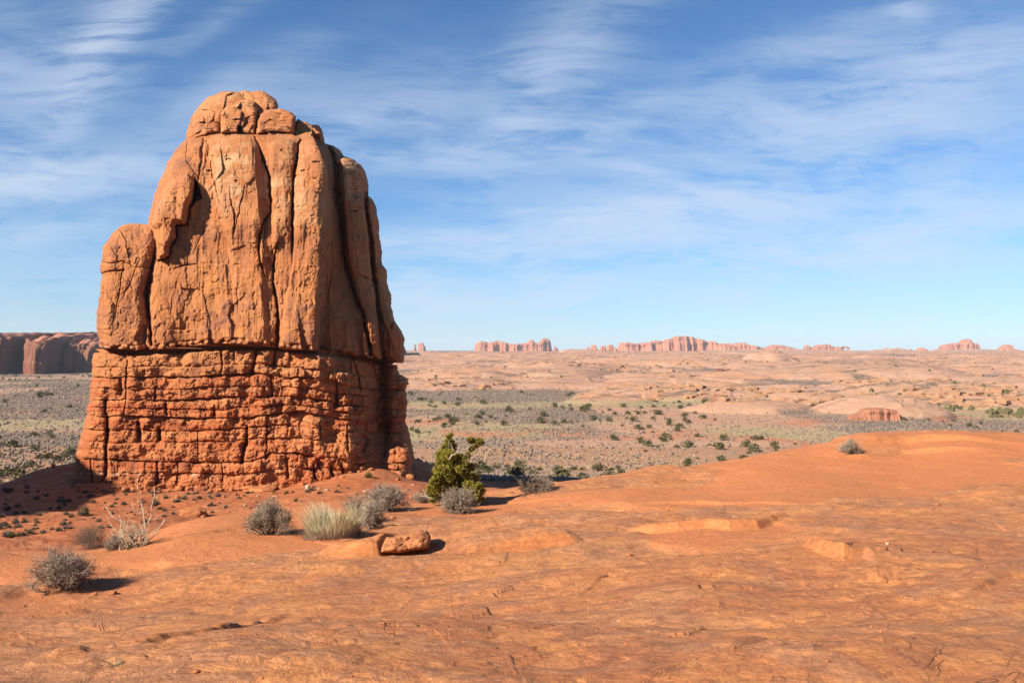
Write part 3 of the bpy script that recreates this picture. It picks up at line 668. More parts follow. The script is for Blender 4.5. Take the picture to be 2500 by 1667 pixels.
(X, Y, Z), nb = ring_close(X, Y, Z, 'bottom', steps=(.985, .93, .6, 0))
(X, Y, Z), nt = ring_close(X, Y, Z, 'top', steps=(.6, 0))
vn = fb2(uu/70, vv/90, 3, 501)
att = {'varnish': np.clip(.12+1.2*np.exp(-((uu-540)/95)**2-((vv-755)/75)**2)+1.3*np.exp(-((uu-735)/55)**2-((vv-790)/60)**2)+.9*np.exp(-((uu-470)/70)**2-((vv-610)/70)**2)+1.0*np.exp(-((uu-450)/45)**2-((vv-385)/40)**2)+.6*np.exp(-((uu-735)/45)**2-((vv-535)/30)**2)+.5*np.exp(-((uu-690)/40)**2-((vv-590)/40)**2), 0, 1),
       'pale': np.clip(np.exp(-((vv-435)/85)**2)*1.3*sst(uu, 470, 540)+.35*np.exp(-((uu-420)/50)**2-((vv-480)/60)**2), 0, 1)*np.clip(.6+vn, 0, 1), 'fresh': np.clip(_keep['a']*.9*np.exp(-((vv-700)/120)**2)+_keep['b']*.4, 0, 1)}
att = {k: padattr(a, *X.shape, nt, nb) for k, a in att.items()}
mk_obj('tower', ring_mesh('tower', X, Y, Z, att, ORG), M_TOWER, butte)

# side pillar left of the deep fissure
PL = [(546, 318), (549, 300), (556, 290), (568, 277), (585, 265), (605, 251), (636, 248), (654, 244), (664, 245), (672, 249), (724, 243), (767, 237), (810, 235), (835, 240), (870, 244)]
PR = [(546, 335), (549, 372), (554, 380), (571, 384), (614, 379), (645, 371), (675, 364), (691, 357), (721, 353), (752, 357), (783, 362), (815, 365), (835, 362), (870, 358)]
def pillar_Y(u, v, uL, uR):
    Y = I(v, [(540, 84), (560, 81.8), (600, 80.4), (700, 79.3), (860, 78.5)])
    w = (uR-uL)[:, None]; qv = np.clip((u-uL[:, None])/w, 0, 1)
    Y = Y+2.6*(1-np.sqrt(np.clip(1-(1-np.clip(qv/.26, 0, 1))**2, 0, 1)))+1.8*(1-np.sqrt(np.clip(1-(np.clip((qv-.74)/.26, 0, 1))**2, 0, 1)))
    Y = Y+crack(u, v, [(246, 640, 1), (272, 643, .9), (300, 637, .6), (330, 652, .4), (368, 655, .9)], 2.0, .55)+crack(u, v, [(246, 668), (272, 662), (300, 660)], 2.2, .5)
    Y = Y+crack(u, v, [(302, 640, .6), (296, 690, .8), (284, 760, .7), (275, 800, .4)], 1.8, .5)+crack(u, v, [(342, 632, .5), (318, 690, .7), (300, 730, .5)], 1.8, .4)
    s1, _ = spall(u, v, 601, .05, 30, 60); face = [(324, 828), (340, 800), (352, 786), (366, 812), (364, 836), (345, 846)]
    Y = Y+.09*s1+.5*sst(polysd(u, v, face), 0, 5)+.10*fb2(u/24, v/36, 4, 611)+.05*fb2(u/5, v/5, 3, 613)
    ft = I(u, VC)-v; kf = 1-sst(ft, 4, 15); f1, f2, r = wor2(u/16, ft/10, 621)
    return Y+kf*(.6-.7*np.sqrt(np.clip(1-(f1/.66)**2, 0, 1))+.4*(r-.5))+.26*facets(u/40, v/75, 631)+.06*facets(u/13, v/20, 633), s1
vr = np.linspace(546, 860, 300); uL, uR = I(vr, PL)+1.3*fb2(vr/12, vr*0, 4, 15), I(vr, PR)+1.0*fb2(vr/12, vr*0+3, 4, 16)
vw = warp_v(vr, uL, uR, 150, VC, 860, 700)
X, Y, Z, uu, vv = bulk(uL, uR, vw, lambda u, v: (_keep.__setitem__('a', pillar_Y(u, v, uL, uR)[1]), pillar_Y(u, v, uL, uR)[0])[1], 150, 9.0, 30)
(X, Y, Z), nb = ring_close(X, Y, Z, 'bottom', steps=(.97, .85, .5, 0)); (X, Y, Z), nt = ring_close(X, Y, Z, 'top', steps=(.7, .4, 0))
att = {'varnish': np.clip(.3+.7*np.exp(-((vv-610)/40)**2)+.4*np.exp(-((vv-790)/60)**2), 0, 1), 'pale': .25*np.exp(-((vv-556)/14)**2), 'fresh': _keep['a']*.4}
mk_obj('side_pillar', ring_mesh('side_pillar', X, Y, Z, {k: padattr(a, *X.shape, nt, nb) for k, a in att.items()}, ORG), M_TOWER, butte)

# layered pedestal
L1 = [(200, 921), (310, 921), (385, 920), (475, 921), (536, 916), (620, 912), (662, 916), (706, 921), (759, 923), (813, 929), (847, 941), (878, 946), (944, 951), (1000, 954)]
L1b = [(200, 897), (310, 899), (378, 893), (475, 895), (540, 888), (624, 888), (706, 897), (764, 900), (850, 912), (950, 925), (1000, 928)]
L2 = [(200, 977), (305, 975), (378, 977), (451, 977), (523, 973), (620, 968), (689, 967), (735, 968), (764, 975), (805, 980), (822, 990), (876, 992), (944, 1000), (1000, 1002)]
L2b = [(200, 949), (400, 951), (560, 944), (700, 944), (820, 958), (950, 974), (1000, 977)]
L3 = [(200, 1014), (262, 1017), (342, 1015), (402, 1018), (451, 1021), (523, 1021), (562, 1023), (620, 1017), (653, 1014), (696, 1006), (735, 1004), (759, 1010), (822, 1021), (876, 1026), (944, 1032), (1000, 1034)]
L3b = [(200, 996), (340, 996), (540, 1000), (700, 986), (830, 1004), (950, 1017), (1000, 1018)]
L4 = [(180, 1049), (267, 1049), (427, 1052), (482, 1052), (560, 1048), (603, 1043), (650, 1041), (696, 1038), (760, 1044), (850, 1052), (1000, 1060)]
L4b = [(180, 1078), (267, 1080), (427, 1079), (560, 1076), (700, 1066), (850, 1080), (1000, 1090)]
L5 = [(170, 1121), (257, 1121), (305, 1124), (385, 1126), (451, 1127), (523, 1129), (590, 1130), (628, 1121), (665, 1106), (725, 1106), (754, 1114), (822, 1118), (851, 1131), (919, 1131), (1010, 1132)]
L6 = [(170, 1152), (400, 1154), (600, 1158), (700, 1140), (850, 1146), (1010, 1146)]
BOT = [(160, 1230), (1030, 1230)]
STRATA = [(VB, L1b, .45, 44, .9, 1), (L1b, L1, .65, 22, .5, 2), (L1, L2b, .60, 24, .5, 3), (L2b, L2, .55, 26, .6, 4), (L2, L3b, .65, 30, .7, 5), (L3b, L3, .60, 34, .7, 6),
          (L3, L4, .40, 32, .55, 7), (L4, L4b, .35, 36, .4, 8), (L4b, L5, .45, 60, .45, 9), (L5, L6, .50, 26, .7, 10), (L6, BOT, .25, 40, .3, 11)]
STRONG = [(L1, 1.25, 3.2), (L2, 1.15, 3.0), (L3, 1.05, 2.8), (L5, .95, 2.8), (L1b, .35, 2.2), (L2b, .22, 1.6), (L3b, .35, 1.8), (L4, .45, 1.8), (L4b, .22, 1.6), (L6, .15, 2)]
def base_Y(u, v, uL, uR):
    Y = I(v, [(855, 79.6), (900, 79.0), (1190, 76.6), (1260, 75.6)])
    e = np.clip((u-uL[:, None])/48, 0, 1); Y = Y+3.6*(1-np.sqrt(np.clip(1-(1-e)**2, 0, 1)))
    e2 = np.clip((uR[:, None]-u)/24, 0, 1); Y = Y+2.2*(1-np.sqrt(np.clip(1-(1-e2)**2, 0, 1)))
    kb = 1-.45*sst(v, 1040, 1150)
    Y = Y+kb*np.interp(u, [600, 780, 850, 880, 905, 930, 944, 960, 1000], [0, .4, 1.8, 3.6, 5.6, 8.0, 7.4, 7.0, 7.6])
    Y = Y+.5*fb2(u/110, v/150, 3, 701)+.35*fb2(u/45, v/70, 3, 703)
    wob = 3.0*fb2(u/16, v/16, 4, 711); vw = v+2.6*fb2(u/22, v/12, 4, 713)
    rgt = sst(u, 480, 700)
    for (ta, tb, bul, bw, off, sd) in STRATA:
        a, b = I(u, ta), I(u, tb); t = (vw-a)/(b-a); m = (t >= 0) & (t < 1)
        if not m.any(): continue
        tm = t[m]; um, vm = u[m], v[m]; ww = wob[m]
        prof = (1-np.abs(2*tm-1)**9)
        f1, f2, r = wor2((um+ww)/bw, sd*9.7+tm*(1.0 if bw < 40 else .8), 721+sd)
        xx = (um+ww)/(bw*.85)+.12*tm; ci = np.floor(xx+.35*vn2(np.floor(xx)*1.0, xx*0+sd, 3)); fr = np.abs(xx-np.floor(xx)-.5)*2
        edge = np.exp(-((1-fr)*bw*.42/2.6)**2)
        rb = _h(np.floor(xx).astype(np.int64), np.full(xx.shape, sd, np.int64), _Z, 77)
        joint = edge*np.clip(rb*2.0-.8, .03, 1)
        cell = np.exp(-((f2-f1)/.10)**2)
        k = (.28+.72*rgt[m])*(.6+.8*np.clip(fb2(um/60, vm/40, 3, 717)+.5, 0, 1))
        Y[m] += -.5*bul*prof-1.25*off*(rb-.5)*k*prof-.35*off*(r-.5)*k+k*(.24*joint+.02*cell*off)
    for (tab, d, w) in STRONG:
        dd = np.abs(vw-I(u, tab)); var = np.clip(.75+.9*fb2(u/60, v*0+d*9, 3, 731), .12, 1.5)
        below = vw-I(u, tab); Y = Y+.44*d*var*np.where(below < 0, np.exp(-(below/1.3)**2), np.exp(-below/(1.9*w)))
    def cr(pts, w, d, sh=.15): return crack(u, v, pts, w, d*.62, sh, 4)
    Y = Y+cr([(310, 880, .6), (309, 921), (306, 975), (304, 1015, .6)], 2.2, .9)+cr([(257, 977), (258, 1010)], 4.5, 1.3)+cr([(262, 1020), (263, 1060, 1.2), (258, 1100), (260, 1125, 1.5), (258, 1160), (240, 1186, .6)], 3.6, 1.5)
    Y = Y+cr([(222, 1125), (224, 1180)], 3, .8)+cr([(336, 1030, .6), (342, 1060, 1.4), (340, 1074, 1.4)], 6, 1.8)+cr([(388, 1045, .6), (390, 1072, 1.2)], 5, 1.5)+cr([(384, 1128), (383, 1180)], 3.2, 1.1)
    Y = Y+cr([(604, 1040, .8), (601, 1080), (594, 1104, 1.3), (590, 1130, 1.3)], 4.0, 1.8)+cr([(653, 1014), (652, 1075), (650, 1120)], 1.9, .8)+cr([(662, 915), (663, 970)], 2.2, .9)
    Y = Y+cr([(626, 852), (622, 880, 1.3), (614, 910, 1.4)], 4.5, 1.4)+cr([(671, 855), (669, 892)], 2.8, 1)+cr([(541, 850), (543, 890), (538, 914)], 2.6, .9)+cr([(573, 850), (572, 880)], 3.5, .9)
    Y = Y+cr([(822, 930), (823, 965), (820, 990, 1.2)], 4, 1.4)+cr([(295, 930), (296, 960, 1.2)], 5.5, 1.3)+cr([(402, 985), (408, 1012)], 3.5, 1)+cr([(523, 990), (525, 1018)], 2.5, .9)+cr([(380, 945), (378, 975)], 2.4, .8)
    Y = Y+cr([(482, 1052), (484, 1125)], 1.6, .5)+cr([(782, 1030), (782, 1072)], 1.8, .7)+cr([(848, 1040), (850, 1100)], 2.4, .9)+cr([(434, 1130), (434, 1185)], 1.5, .5)+cr([(542, 1130), (543, 1170)], 1.5, .4)+cr([(882, 1060), (895, 1075), (885, 1100)], 6, 1.4)
    Y = Y+cr([(935, 885), (938, 920, 1.3), (941, 1000, 1.3), (946, 1060), (940, 1110, .8)], 8.5, 3.0, .15)+cr([(860, 870), (872, 910), (880, 950)], 3, 1.0)+cr([(905, 880), (918, 920), (925, 950)], 3, 1.0)
    Y = Y+cr([(765, 1135), (768, 1165)], 4, 1.2)+cr([(808, 1138), (812, 1165)], 4, 1.2)+cr([(833, 1135), (838, 1158)], 3.4, 1.2)+cr([(700, 1120), (703, 1165)], 4, .9)
    s1, _ = spall(u, v, 741, .12, 30, 26)
    Y = Y+.10*s1+.24*facets((u+wob)/38, (v+.5*wob)/20, 761)+.15*facets(u/12, v/9, 763)*(.4+.6*rgt)+.14*fb2(u/18, v/13, 4, 743)+.045*fb2(u/6, v/5, 3, 745)
    f1, f2, r = wor2(u/11, v/9, 751); Y = Y+.2*sst(.3-f1, 0, .2)*(r > .93)
    rim = sst(-(v-I(u, VB)), -12, 0); Y = Y+1.0*rim**2
    return Y
BL = [(850, 236), (862, 227), (880, 224), (921, 226), (925, 222), (945, 219), (977, 217), (980, 218), (1000, 213), (1015, 211), (1020, 208), (1050, 202), (1080, 193), (1110, 184), (1125, 182), (1150, 180), (1190, 176), (1240, 160)]
BR = [(850, 965), (885, 972), (893, 984), (905, 993), (920, 996), (930, 989), (950, 987), (960, 990), (985, 993), (996, 990), (1005, 990), (1020, 988), (1033, 986), (1045, 993), (1065, 999), (1090, 1002), (1110, 1007), (1130, 1006), (1160, 1002), (1240, 1004)]
vr = np.linspace(860, 1240, 430); uL, uR = I(vr, BL)+2.0*fb2(vr/9, vr*0, 4, 25), I(vr, BR)+2.4*fb2(vr/9, vr*0+3, 4, 26)
s = np.linspace(0, 1, 700); u = uL[:, None]+(uR-uL)[:, None]*s[None]
vw = vr[:, None]+(I(u, VB)-860)*(1-sst(vr, 860, 990))[:, None]
X, Y, Z, uu, vv = bulk(uL, uR, vw, lambda u, v: base_Y(u, v, uL, uR), 700, 15.0, 50)
# recessed red seam between pedestal rim and tower foot
(X, Y, Z), nt = ring_close(X, Y, Z, 'top', dz=0, steps=(.975, .955))
for k, (f, dz) in enumerate(((.953, .35), (.945, .9), (.5, 1.2))):
    cx, cy = X[2+k].mean(), Y[2+k].mean(); r0 = 2+k
    n = .02*fb2(np.arange(X.shape[1])/7., np.zeros(X.shape[1])+k, 4, 55)
    X = np.concatenate([(cx+(X[r0]-cx)*(f/.955 if k < 2 else .5)*(1+n))[None], X]); Y = np.concatenate([(cy+(Y[r0]-cy)*(f/.955 if k < 2 else .5)*(1+n))[None], Y]); Z = np.concatenate([(Z[r0]+(.35 if k < 2 else .1))[None], Z])
    X[[0]], Y[[0]], Z[[0]] = X[[0]], Y[[0]], Z[[0]]; nt += 1
    X = np.concatenate([X[:1], X[1:]]); 
white = np.exp(-((vv-(I(uu, L6)+4))/5)**2)*(1-.5*sst(uu, 620, 760))+.8*np.exp(-((vv-(I(uu, L2b)+8))/4)**2)*np.exp(-((uu-560)/110)**2)+.5*np.exp(-((vv-I(uu, L2)-3)/2.2)**2)+.4*np.exp(-((vv-1128)/5)**2)*sst(uu, 860, 930)
top = np.clip(1-sst(vv-I(uu, L1), -8, 8), 0, 1)
mk_obj('pedestal', ring_mesh('pedestal', X, Y, Z, {'white': padattr(white, *X.shape, nt, 0), 'top': padattr(top, *X.shape, nt, 0)}, ORG), M_BASE, butte)

# cap boulders: star-shaped outlines swelled to real thickness
def boulder(outline, Yc, T, seed, expo=.42, nth=120, nph=70, amp=.10, lean=0.0, fac=.10):
    P = np.asarray(outline, float); x_, y_ = P[:, 0], P[:, 1]
    cx, cy = (x_.min()+x_.max())/2, (y_.min()+y_.max())/2
    th = np.linspace(0, 2*np.pi, nth, endpoint=False); r = np.zeros(nth)
    for i in range(len(P)):
        x1, z1, x2, z2 = x_[i-1]-cx, y_[i-1]-cy, x_[i]-cx, y_[i]-cy
        dx, dz = np.cos(th), np.sin(th); den = dx*(z2-z1)-dz*(x2-x1)
        den = np.where(abs(den) < 1e-9, 1e-9, den); t = (x1*(z2-z1)-z1*(x2-x1))/den; q_ = (x1*dz-z1*dx)/den
        ok = (t > 0) & (q_ >= -1e-6) & (q_ <= 1+1e-6); r = np.where(ok, np.maximum(r, t), r)
    r = np.where(r == 0, np.median(r), r)
    ph = np.linspace(-np.pi/2, np.pi/2, nph)[:, None]
    S = np.abs(np.cos(ph))**expo; C = np.sign(np.sin(ph))*np.abs(np.sin(ph))**expo
    U = cx+r*np.cos(th)*S; V = cy+r*np.sin(th)*S
    R = r.max()*Yc/F; f = 2.2/r.max()
    n = fb2(U*f, V*f, 4, seed)*amp+fb2(U*f*4, V*f*4, 3, seed+9)*amp*.25+facets(U*f*.9+seed, V*f*.9, seed)*fac
    Y = Yc+T*C+lean*(cy-V)*Yc/F+n*R*(1-.4*(C > 0))
    Y = Y+.03*Yc/88*np.sin(V*.9+fb2(U*.05, V*.05, 2, seed)*3)*(1-S*.5)
    U = U+n*r*.18*np.cos(th)*S; V = V+n*r*.18*np.sin(th)*S
    U[0], V[0], U[-1], V[-1] = cx, cy, cx, cy
    X, Z = (U-CU)/F*Y, zat(V, Y)
    return X[:, ::-1], Y[:, ::-1], Z[:, ::-1]
def z1(pts): return [(340+x/4.9, 210+y/4.9) for x, y in pts]
CAPS = [  # outline (traced), distance, half thickness
    (z1([(560, 655), (562, 560), (610, 410), (660, 320), (740, 215), (820, 135), (900, 112), (980, 70), (1100, 60), (1210, 80), (1300, 150), (1250, 300), (1000, 500), (830, 590), (680, 640)]), 90.5, 4.6, 1, .5),
    (z1([(640, 640), (690, 430), (800, 290), (960, 255), (1010, 280), (990, 420), (960, 560), (850, 575), (760, 610)]), 87.6, 2.6, 2, .40),
    (z1([(975, 570), (970, 320), (1040, 250), (1130, 240), (1235, 300), (1225, 420), (1180, 500), (1175, 560)]), 86.7, 2.4, 3, .32),
    (z1([(1090, 240), (1200, 180), (1310, 160), (1390, 190), (1425, 270), (1400, 430), (1380, 590), (1230, 570), (1200, 420)]), 87.6, 2.6, 4, .45),
    (z1([(1200, 75), (1255, 50), (1330, 72), (1410, 58), (1490, 65), (1570, 115), (1640, 175), (1665, 235), (1650, 290), (1560, 420), (1400, 480), (1300, 300)]), 91.2, 4.0, 5, .5),
    (z1([(1390, 590), (1410, 420), (1440, 340), (1540, 285), (1700, 270), (1820, 310), (1880, 365), (1870, 470), (1850, 575), (1620, 545), (1500, 560)]), 87.4, 2.5, 6, .38),
    (z1([(1850, 575), (1870, 430), (1900, 390), (1980, 450), (2025, 575)]), 88.2, 1.8, 7, .6),
    (z1([(1920, 575), (1960, 430), (2000, 432), (2070, 490), (2120, 560), (2160, 600)]), 89.6, 2.0, 8, .6),
    (z1([(2015, 560), (2030, 510), (2090, 500), (2180, 572), (2150, 595), (2040, 590)]), 88.3, 1.2, 9, .6)]
for (ol, Yc, T, sd, ex) in CAPS:
    X, Y, Z = boulder(ol, Yc+3.2, T, sd*31, ex*.82, 170, 110, .05, .55, .22)
    vv_ = VH-Z/Y*F
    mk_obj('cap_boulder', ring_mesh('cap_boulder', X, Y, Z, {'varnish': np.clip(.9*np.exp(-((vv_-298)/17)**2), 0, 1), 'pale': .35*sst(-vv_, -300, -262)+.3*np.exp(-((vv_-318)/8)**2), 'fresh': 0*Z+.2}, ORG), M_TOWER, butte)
# thin red bed under the cap
vr = np.linspace(312, 352, 26); uL, uR = I(vr, [(312, 470), (330, 463), (342, 458), (352, 452)])+2*fb2(vr/5, vr*0, 3, 5), I(vr, [(312, 775), (328, 779), (340, 783), (352, 787)])+2*fb2(vr/4, vr*0, 3, 8)
s = np.linspace(0, 1, 260); u = uL[:, None]+(uR-uL)[:, None]*s[None]
vw = vr[:, None]+I(u, [(450, 12), (500, 4), (560, -2), (700, -2), (790, 3)])
X, Y, Z, uu, vv = bulk(uL, uR, vw, lambda u, v: I(v, [(305, 90.6), (345, 88.8)])+3*(1-np.sqrt(np.clip(1-(1-np.clip((u-uL[:, None])/50, 0, 1))**2, 0, 1)))+3.5*sst(u, 700, 790)+.35*fb2(u/30, v/3, 4, 801)+.2*fb2(u/8, v/5, 3, 803), 260, 9, 30)
(X, Y, Z), nt = ring_close(X, Y, Z, 'top', steps=(.6, 0)); (X, Y, Z), nb = ring_close(X, Y, Z, 'bottom', steps=(.6, 0))
mk_obj('red_bed', ring_mesh('red_bed', X, Y, Z, {'varnish': 0*X, 'pale': 0*X, 'fresh': 0*X}, ORG), M_BASE, butte)

# ------------------------------------------------------------------ far formations on the skyline
def ridge(name, prof, vb, Yc, D, label, mat=M_FAR, seed=1, cat='rock formation', group=None, step=.7, exb=.30, gro=1.0, parent=None):
    P = np.asarray(prof, float); u = np.arange(P[0, 0], P[-1, 0]+step, step); nr = 34
    vt = np.interp(u, P[:, 0], P[:, 1])+.5*fb2(u/3, u*0+seed, 3, seed)
    vbb = np.interp(u, *zip(*vb)) if isinstance(vb, list) else np.full_like(u, vb)
    zb = zat(vbb, Yc)-6*Yc/4000; Hh = np.maximum(zat(vt, Yc)-zb, .3)
    e = np.clip(np.minimum(u-u[0], u[-1]-u)/(3.0+.05*(u[-1]-u[0])), 0, 1); Dd = D*np.sqrt(np.clip(e, .02, 1))
    Dd = Dd*(.8+.20*gro*fb2(u/14, u*0, 3, seed+3)+.06*gro*fb2(u/5, u*0+4, 2, seed+4))
    ph = np.linspace(0, np.pi, nr)[:, None]
    yy = -np.sign(np.cos(ph))*np.abs(np.cos(ph))**exb; zz = np.abs(np.sin(ph))**(exb*1.15)
    X = ((u-CU)/F*Yc)[None]+0*yy; Z = zb+Hh*zz; Y = Yc+np.clip(Dd, D*.08, None)*yy*(1-.25*zz)
    k = Yc/2083*2
    Y = Y+fb3(X/(13*k), Y*0, Z/(9*k), 5, seed+7)*D*.06*np.sign(yy)*-1*(np.abs(yy) > .2)-D*.05*np.sign(yy)*np.sin(Z/(1.6*k)+2*fb2(u/30, u*0, 2, seed))*(np.abs(yy) > .3)
    # darker recesses: real alcoves
    org = ((u.mean()-CU)/F*Yc, Yc, float(zb.min()))
    V = np.stack([X-org[0], Y-org[1], Z-org[2]], -1)
    o = mk_obj(name, mesh_np(name, V, grid_faces(nr, len(u))), mat, parent); o.location = org
    if parent is None: tag(o, label, cat, group)
    return o
def zr(ox, oy, sc): return lambda pts: [(ox+x/sc, oy+y/sc) for x, y in pts]
za, zb_, zc = zr(980, 810, 4.523), zr(1400, 800, 4.2), zr(1920, 800, 4.055)
ridge('balanced_rock', za([(125, 192), (133, 186), (140, 172), (142, 165), (136, 158), (137, 145), (143, 138), (153, 138), (159, 147), (156, 158), (152, 165), (156, 178), (165, 192)]), 855, 4200, 12, 'slender balanced rock spire with a knob on top, just right of the big butte', seed=3, step=.3)
ridge('rock_tower', za([(178, 196), (181, 142), (190, 136), (200, 130), (205, 134), (214, 122), (228, 123), (238, 128), (246, 148), (258, 158), (264, 178), (269, 197)]), 855, 4200, 26, 'squat red rock tower beside the thin balanced spire on the skyline', seed=5, step=.4)
ridge('long_mesa', za([(806, 208), (811, 150), (822, 130), (840, 115), (870, 103), (900, 105), (930, 110), (960, 115), (1010, 110), (1040, 101), (1060, 98), (1085, 99), (1110, 108), (1160, 120), (1210, 135), (1250, 133), (1330, 130), (1380, 122), (1395, 118), (1400, 104), (1420, 98), (1430, 82), (1436, 78), (1441, 88), (1455, 102), (1480, 120), (1510, 118), (1530, 105), (1545, 92), (1555, 76), (1580, 72), (1620, 72), (1632, 90), (1640, 100), (1652, 138), (1660, 205)]), 858.5, 4100, 75, 'long flat red mesa with a pointed knob and a raised right end on the skyline', seed=11)
ridge('rock_spire', za([(1675, 207), (1682, 180), (1692, 160), (1700, 153), (1708, 160), (1712, 180), (1725, 183), (1728, 208)]), 856.5, 4000, 16, 'small red spire standing just right of the long flat mesa', seed=13, step=.4)
ridge('rock_outcrop', za([(1836, 212), (1845, 200), (1856, 191), (1866, 200), (1874, 212)]), 858, 3900, 10, 'tiny dark red knob alone on the skyline between spire and hoodoos', seed=15, step=.4)
ridge('hoodoo', za([(2030, 210), (2036, 190), (2048, 170), (2062, 163), (2072, 170), (2077, 195), (2080, 210)]), 857, 3850, 14, 'narrow leaning red hoodoo, leftmost of the hoodoos before the big mesa', seed=17, step=.4, group='hoodoos left of the big mesa')
ridge('hoodoo', za([(2078, 206), (2086, 188), (2094, 160), (2104, 146), (2120, 143), (2140, 147), (2152, 165), (2158, 185), (2176, 200)]), 856, 3880, 20, 'round headed red hoodoo between two groups of narrow hoodoos', seed=19, step=.4, group='hoodoos left of the big mesa')
ridge('hoodoo', zb_([(272, 240), (278, 196), (290, 188), (305, 182), (318, 186), (332, 205), (338, 242)]), 858.5, 3820, 18, 'blocky red hoodoo with a notched top, left half of the close pair', seed=21, step=.4, group='hoodoos left of the big mesa')
ridge('hoodoo', zb_([(336, 242), (342, 192), (352, 190), (364, 176), (382, 174), (400, 176), (412, 190), (424, 205), (430, 218), (438, 208), (445, 222), (450, 245)]), 858.5, 3800, 22, 'broad red hoodoo cluster touching the left end of the big mesa', seed=23, step=.4, group='hoodoos left of the big mesa')
mesa_big = ridge('broad_mesa', zb_([(446, 256), (452, 200), (462, 180), (478, 160), (492, 154), (560, 152), (610, 160), (650, 164), (690, 160), (720, 155), (750, 150), (808, 148), (814, 134), (830, 130), (860, 131), (885, 140), (900, 144), (930, 136), (975, 116), (1030, 106), (1046, 90), (1080, 86), (1210, 92), (1225, 104), (1240, 108), (1300, 118), (1345, 132), (1354, 165), (1364, 165), (1370, 146), (1386, 138), (1400, 142), (1412, 136), (1440, 140), (1448, 158), (1464, 168), (1510, 162), (1570, 170), (1576, 156), (1584, 158), (1588, 178), (1636, 186), (1640, 168), (1662, 158), (1700, 156), (1745, 155), (1752, 170), (1800, 180), (1830, 185), (1900, 195), (1945, 214)]),
                 [(1505, 861), (1600, 861), (1660, 857), (1720, 855), (1870, 851)], 3900, 95, 'widest red mesa on the skyline, stepped up to a flat cap with alcoves', seed=31)
ridge('rock_dome', zb_([(1940, 216), (1970, 200), (2000, 188), (2030, 179), (2060, 174), (2100, 177), (2150, 181), (2200, 192), (2240, 205), (2275, 216), (2290, 214), (2312, 232)]), 855, 4000, 60, 'low smooth red dome just right of the widest mesa', seed=33, exb=.6, gro=.4)
ridge('rock_outcrop', zc([(170, 217), (176, 186), (186, 176), (205, 172), (222, 178), (230, 190), (234, 217)]), 854, 3900, 22, 'round red knob at the left of the ridge with the window arch', seed=35, step=.4)
arch = ridge('arch_ridge', zc([(233, 212), (245, 198), (262, 194), (285, 182), (300, 172), (320, 170), (358, 172), (372, 165), (385, 163), (412, 167), (430, 178), (460, 188), (500, 190), (535, 190), (556, 196), (562, 214)]), 854, 3900, 45, 'jagged red ridge with a small window arch at its right end', seed=37, step=.5)
def tube_np(path, radii, ns=8):
    P = np.asarray(path, float); V = []
    for i in range(len(P)):
        d = P[min(i+1, len(P)-1)]-P[max(i-1, 0)]; d = d/np.linalg.norm(d); a = np.cross(d, (0, 1, 0)); a = a/(np.linalg.norm(a)+1e-9); b = np.cross(d, a)
        t = np.linspace(0, 2*np.pi, ns, endpoint=False); V.append(P[i]+radii[i]*(np.cos(t)[:, None]*a+np.sin(t)[:, None]*b))
    return np.array(V)
ap = [(558, 197), (568, 193), (580, 191), (592, 191), (604, 194), (612, 203), (618, 216)]
ap3 = [((u-CU)/F*3900-arch.location[0], 0, zat(v, 3900)-arch.location[2]) for u, v in zc(ap)]
V = tube_np(ap3, [6.5, 4.6, 3.6, 3.6, 4.6, 6.5, 8])
mk_obj('arch_span', mesh_np('arch_span', V.reshape(-1, 3), grid_faces(V.shape[0], V.shape[1], True)), M_FAR, arch)
ridge('rock_block', zc([(976, 246), (979, 216), (988, 203), (1000, 199), (1012, 203), (1019, 214), (1022, 242)]), 860, 3700, 18, 'upright red block left of the pale cone shaped hill', seed=41, step=.4)
ridge('rock_block', zc([(1083, 246), (1087, 212), (1094, 201), (1108, 198), (1120, 204), (1130, 218), (1146, 224), (1158, 220), (1164, 242)]), 860, 3700, 20, 'red block with a low shoulder right of the pale cone shaped hill', seed=43, step=.4)
ridge('rock_block', zc([(1288, 246), (1294, 214), (1302, 205), (1320, 198), (1340, 196), (1352, 198), (1358, 212), (1378, 212), (1392, 218), (1398, 240)]), 861, 3700, 26, 'wide low red block midway between pale cone hill and castle rock', seed=45, step=.4)
ridge('rock_outcrop', zc([(1453, 250), (1460, 225), (1470, 214), (1484, 216), (1496, 224), (1506, 248)]), 861.5, 3700, 18, 'small rounded red knob at the left foot of the castle like mesa', seed=47, step=.4)
ridge('castle_mesa', zc([(1524, 248), (1527, 200), (1531, 178), (1545, 174), (1560, 170), (1585, 164), (1620, 160), (1680, 153), (1740, 148), (1747, 144), (1750, 119), (1756, 118), (1760, 128), (1772, 126), (1778, 116), (1785, 114), (1805, 115), (1812, 136), (1830, 146), (1850, 155), (1862, 165), (1868, 166), (1874, 158), (1884, 156), (1890, 172), (1898, 180), (1905, 224)]), [(2294, 861), (2395, 856)], 3750, 48, 'castle like red mesa with a turreted top rising at the right', seed=51, step=.5)
ridge('rock_outcrop', zc([(2086, 230), (2098, 212), (2112, 198), (2130, 182), (2150, 172), (2180, 167), (2196, 178), (2206, 170), (2216, 173), (2224, 196), (2230, 208), (2260, 210), (2290, 222), (2310, 234)]), 857, 3900, 34, 'red knob with a sloping shoulder at the right edge of the skyline', seed=53, step=.5)
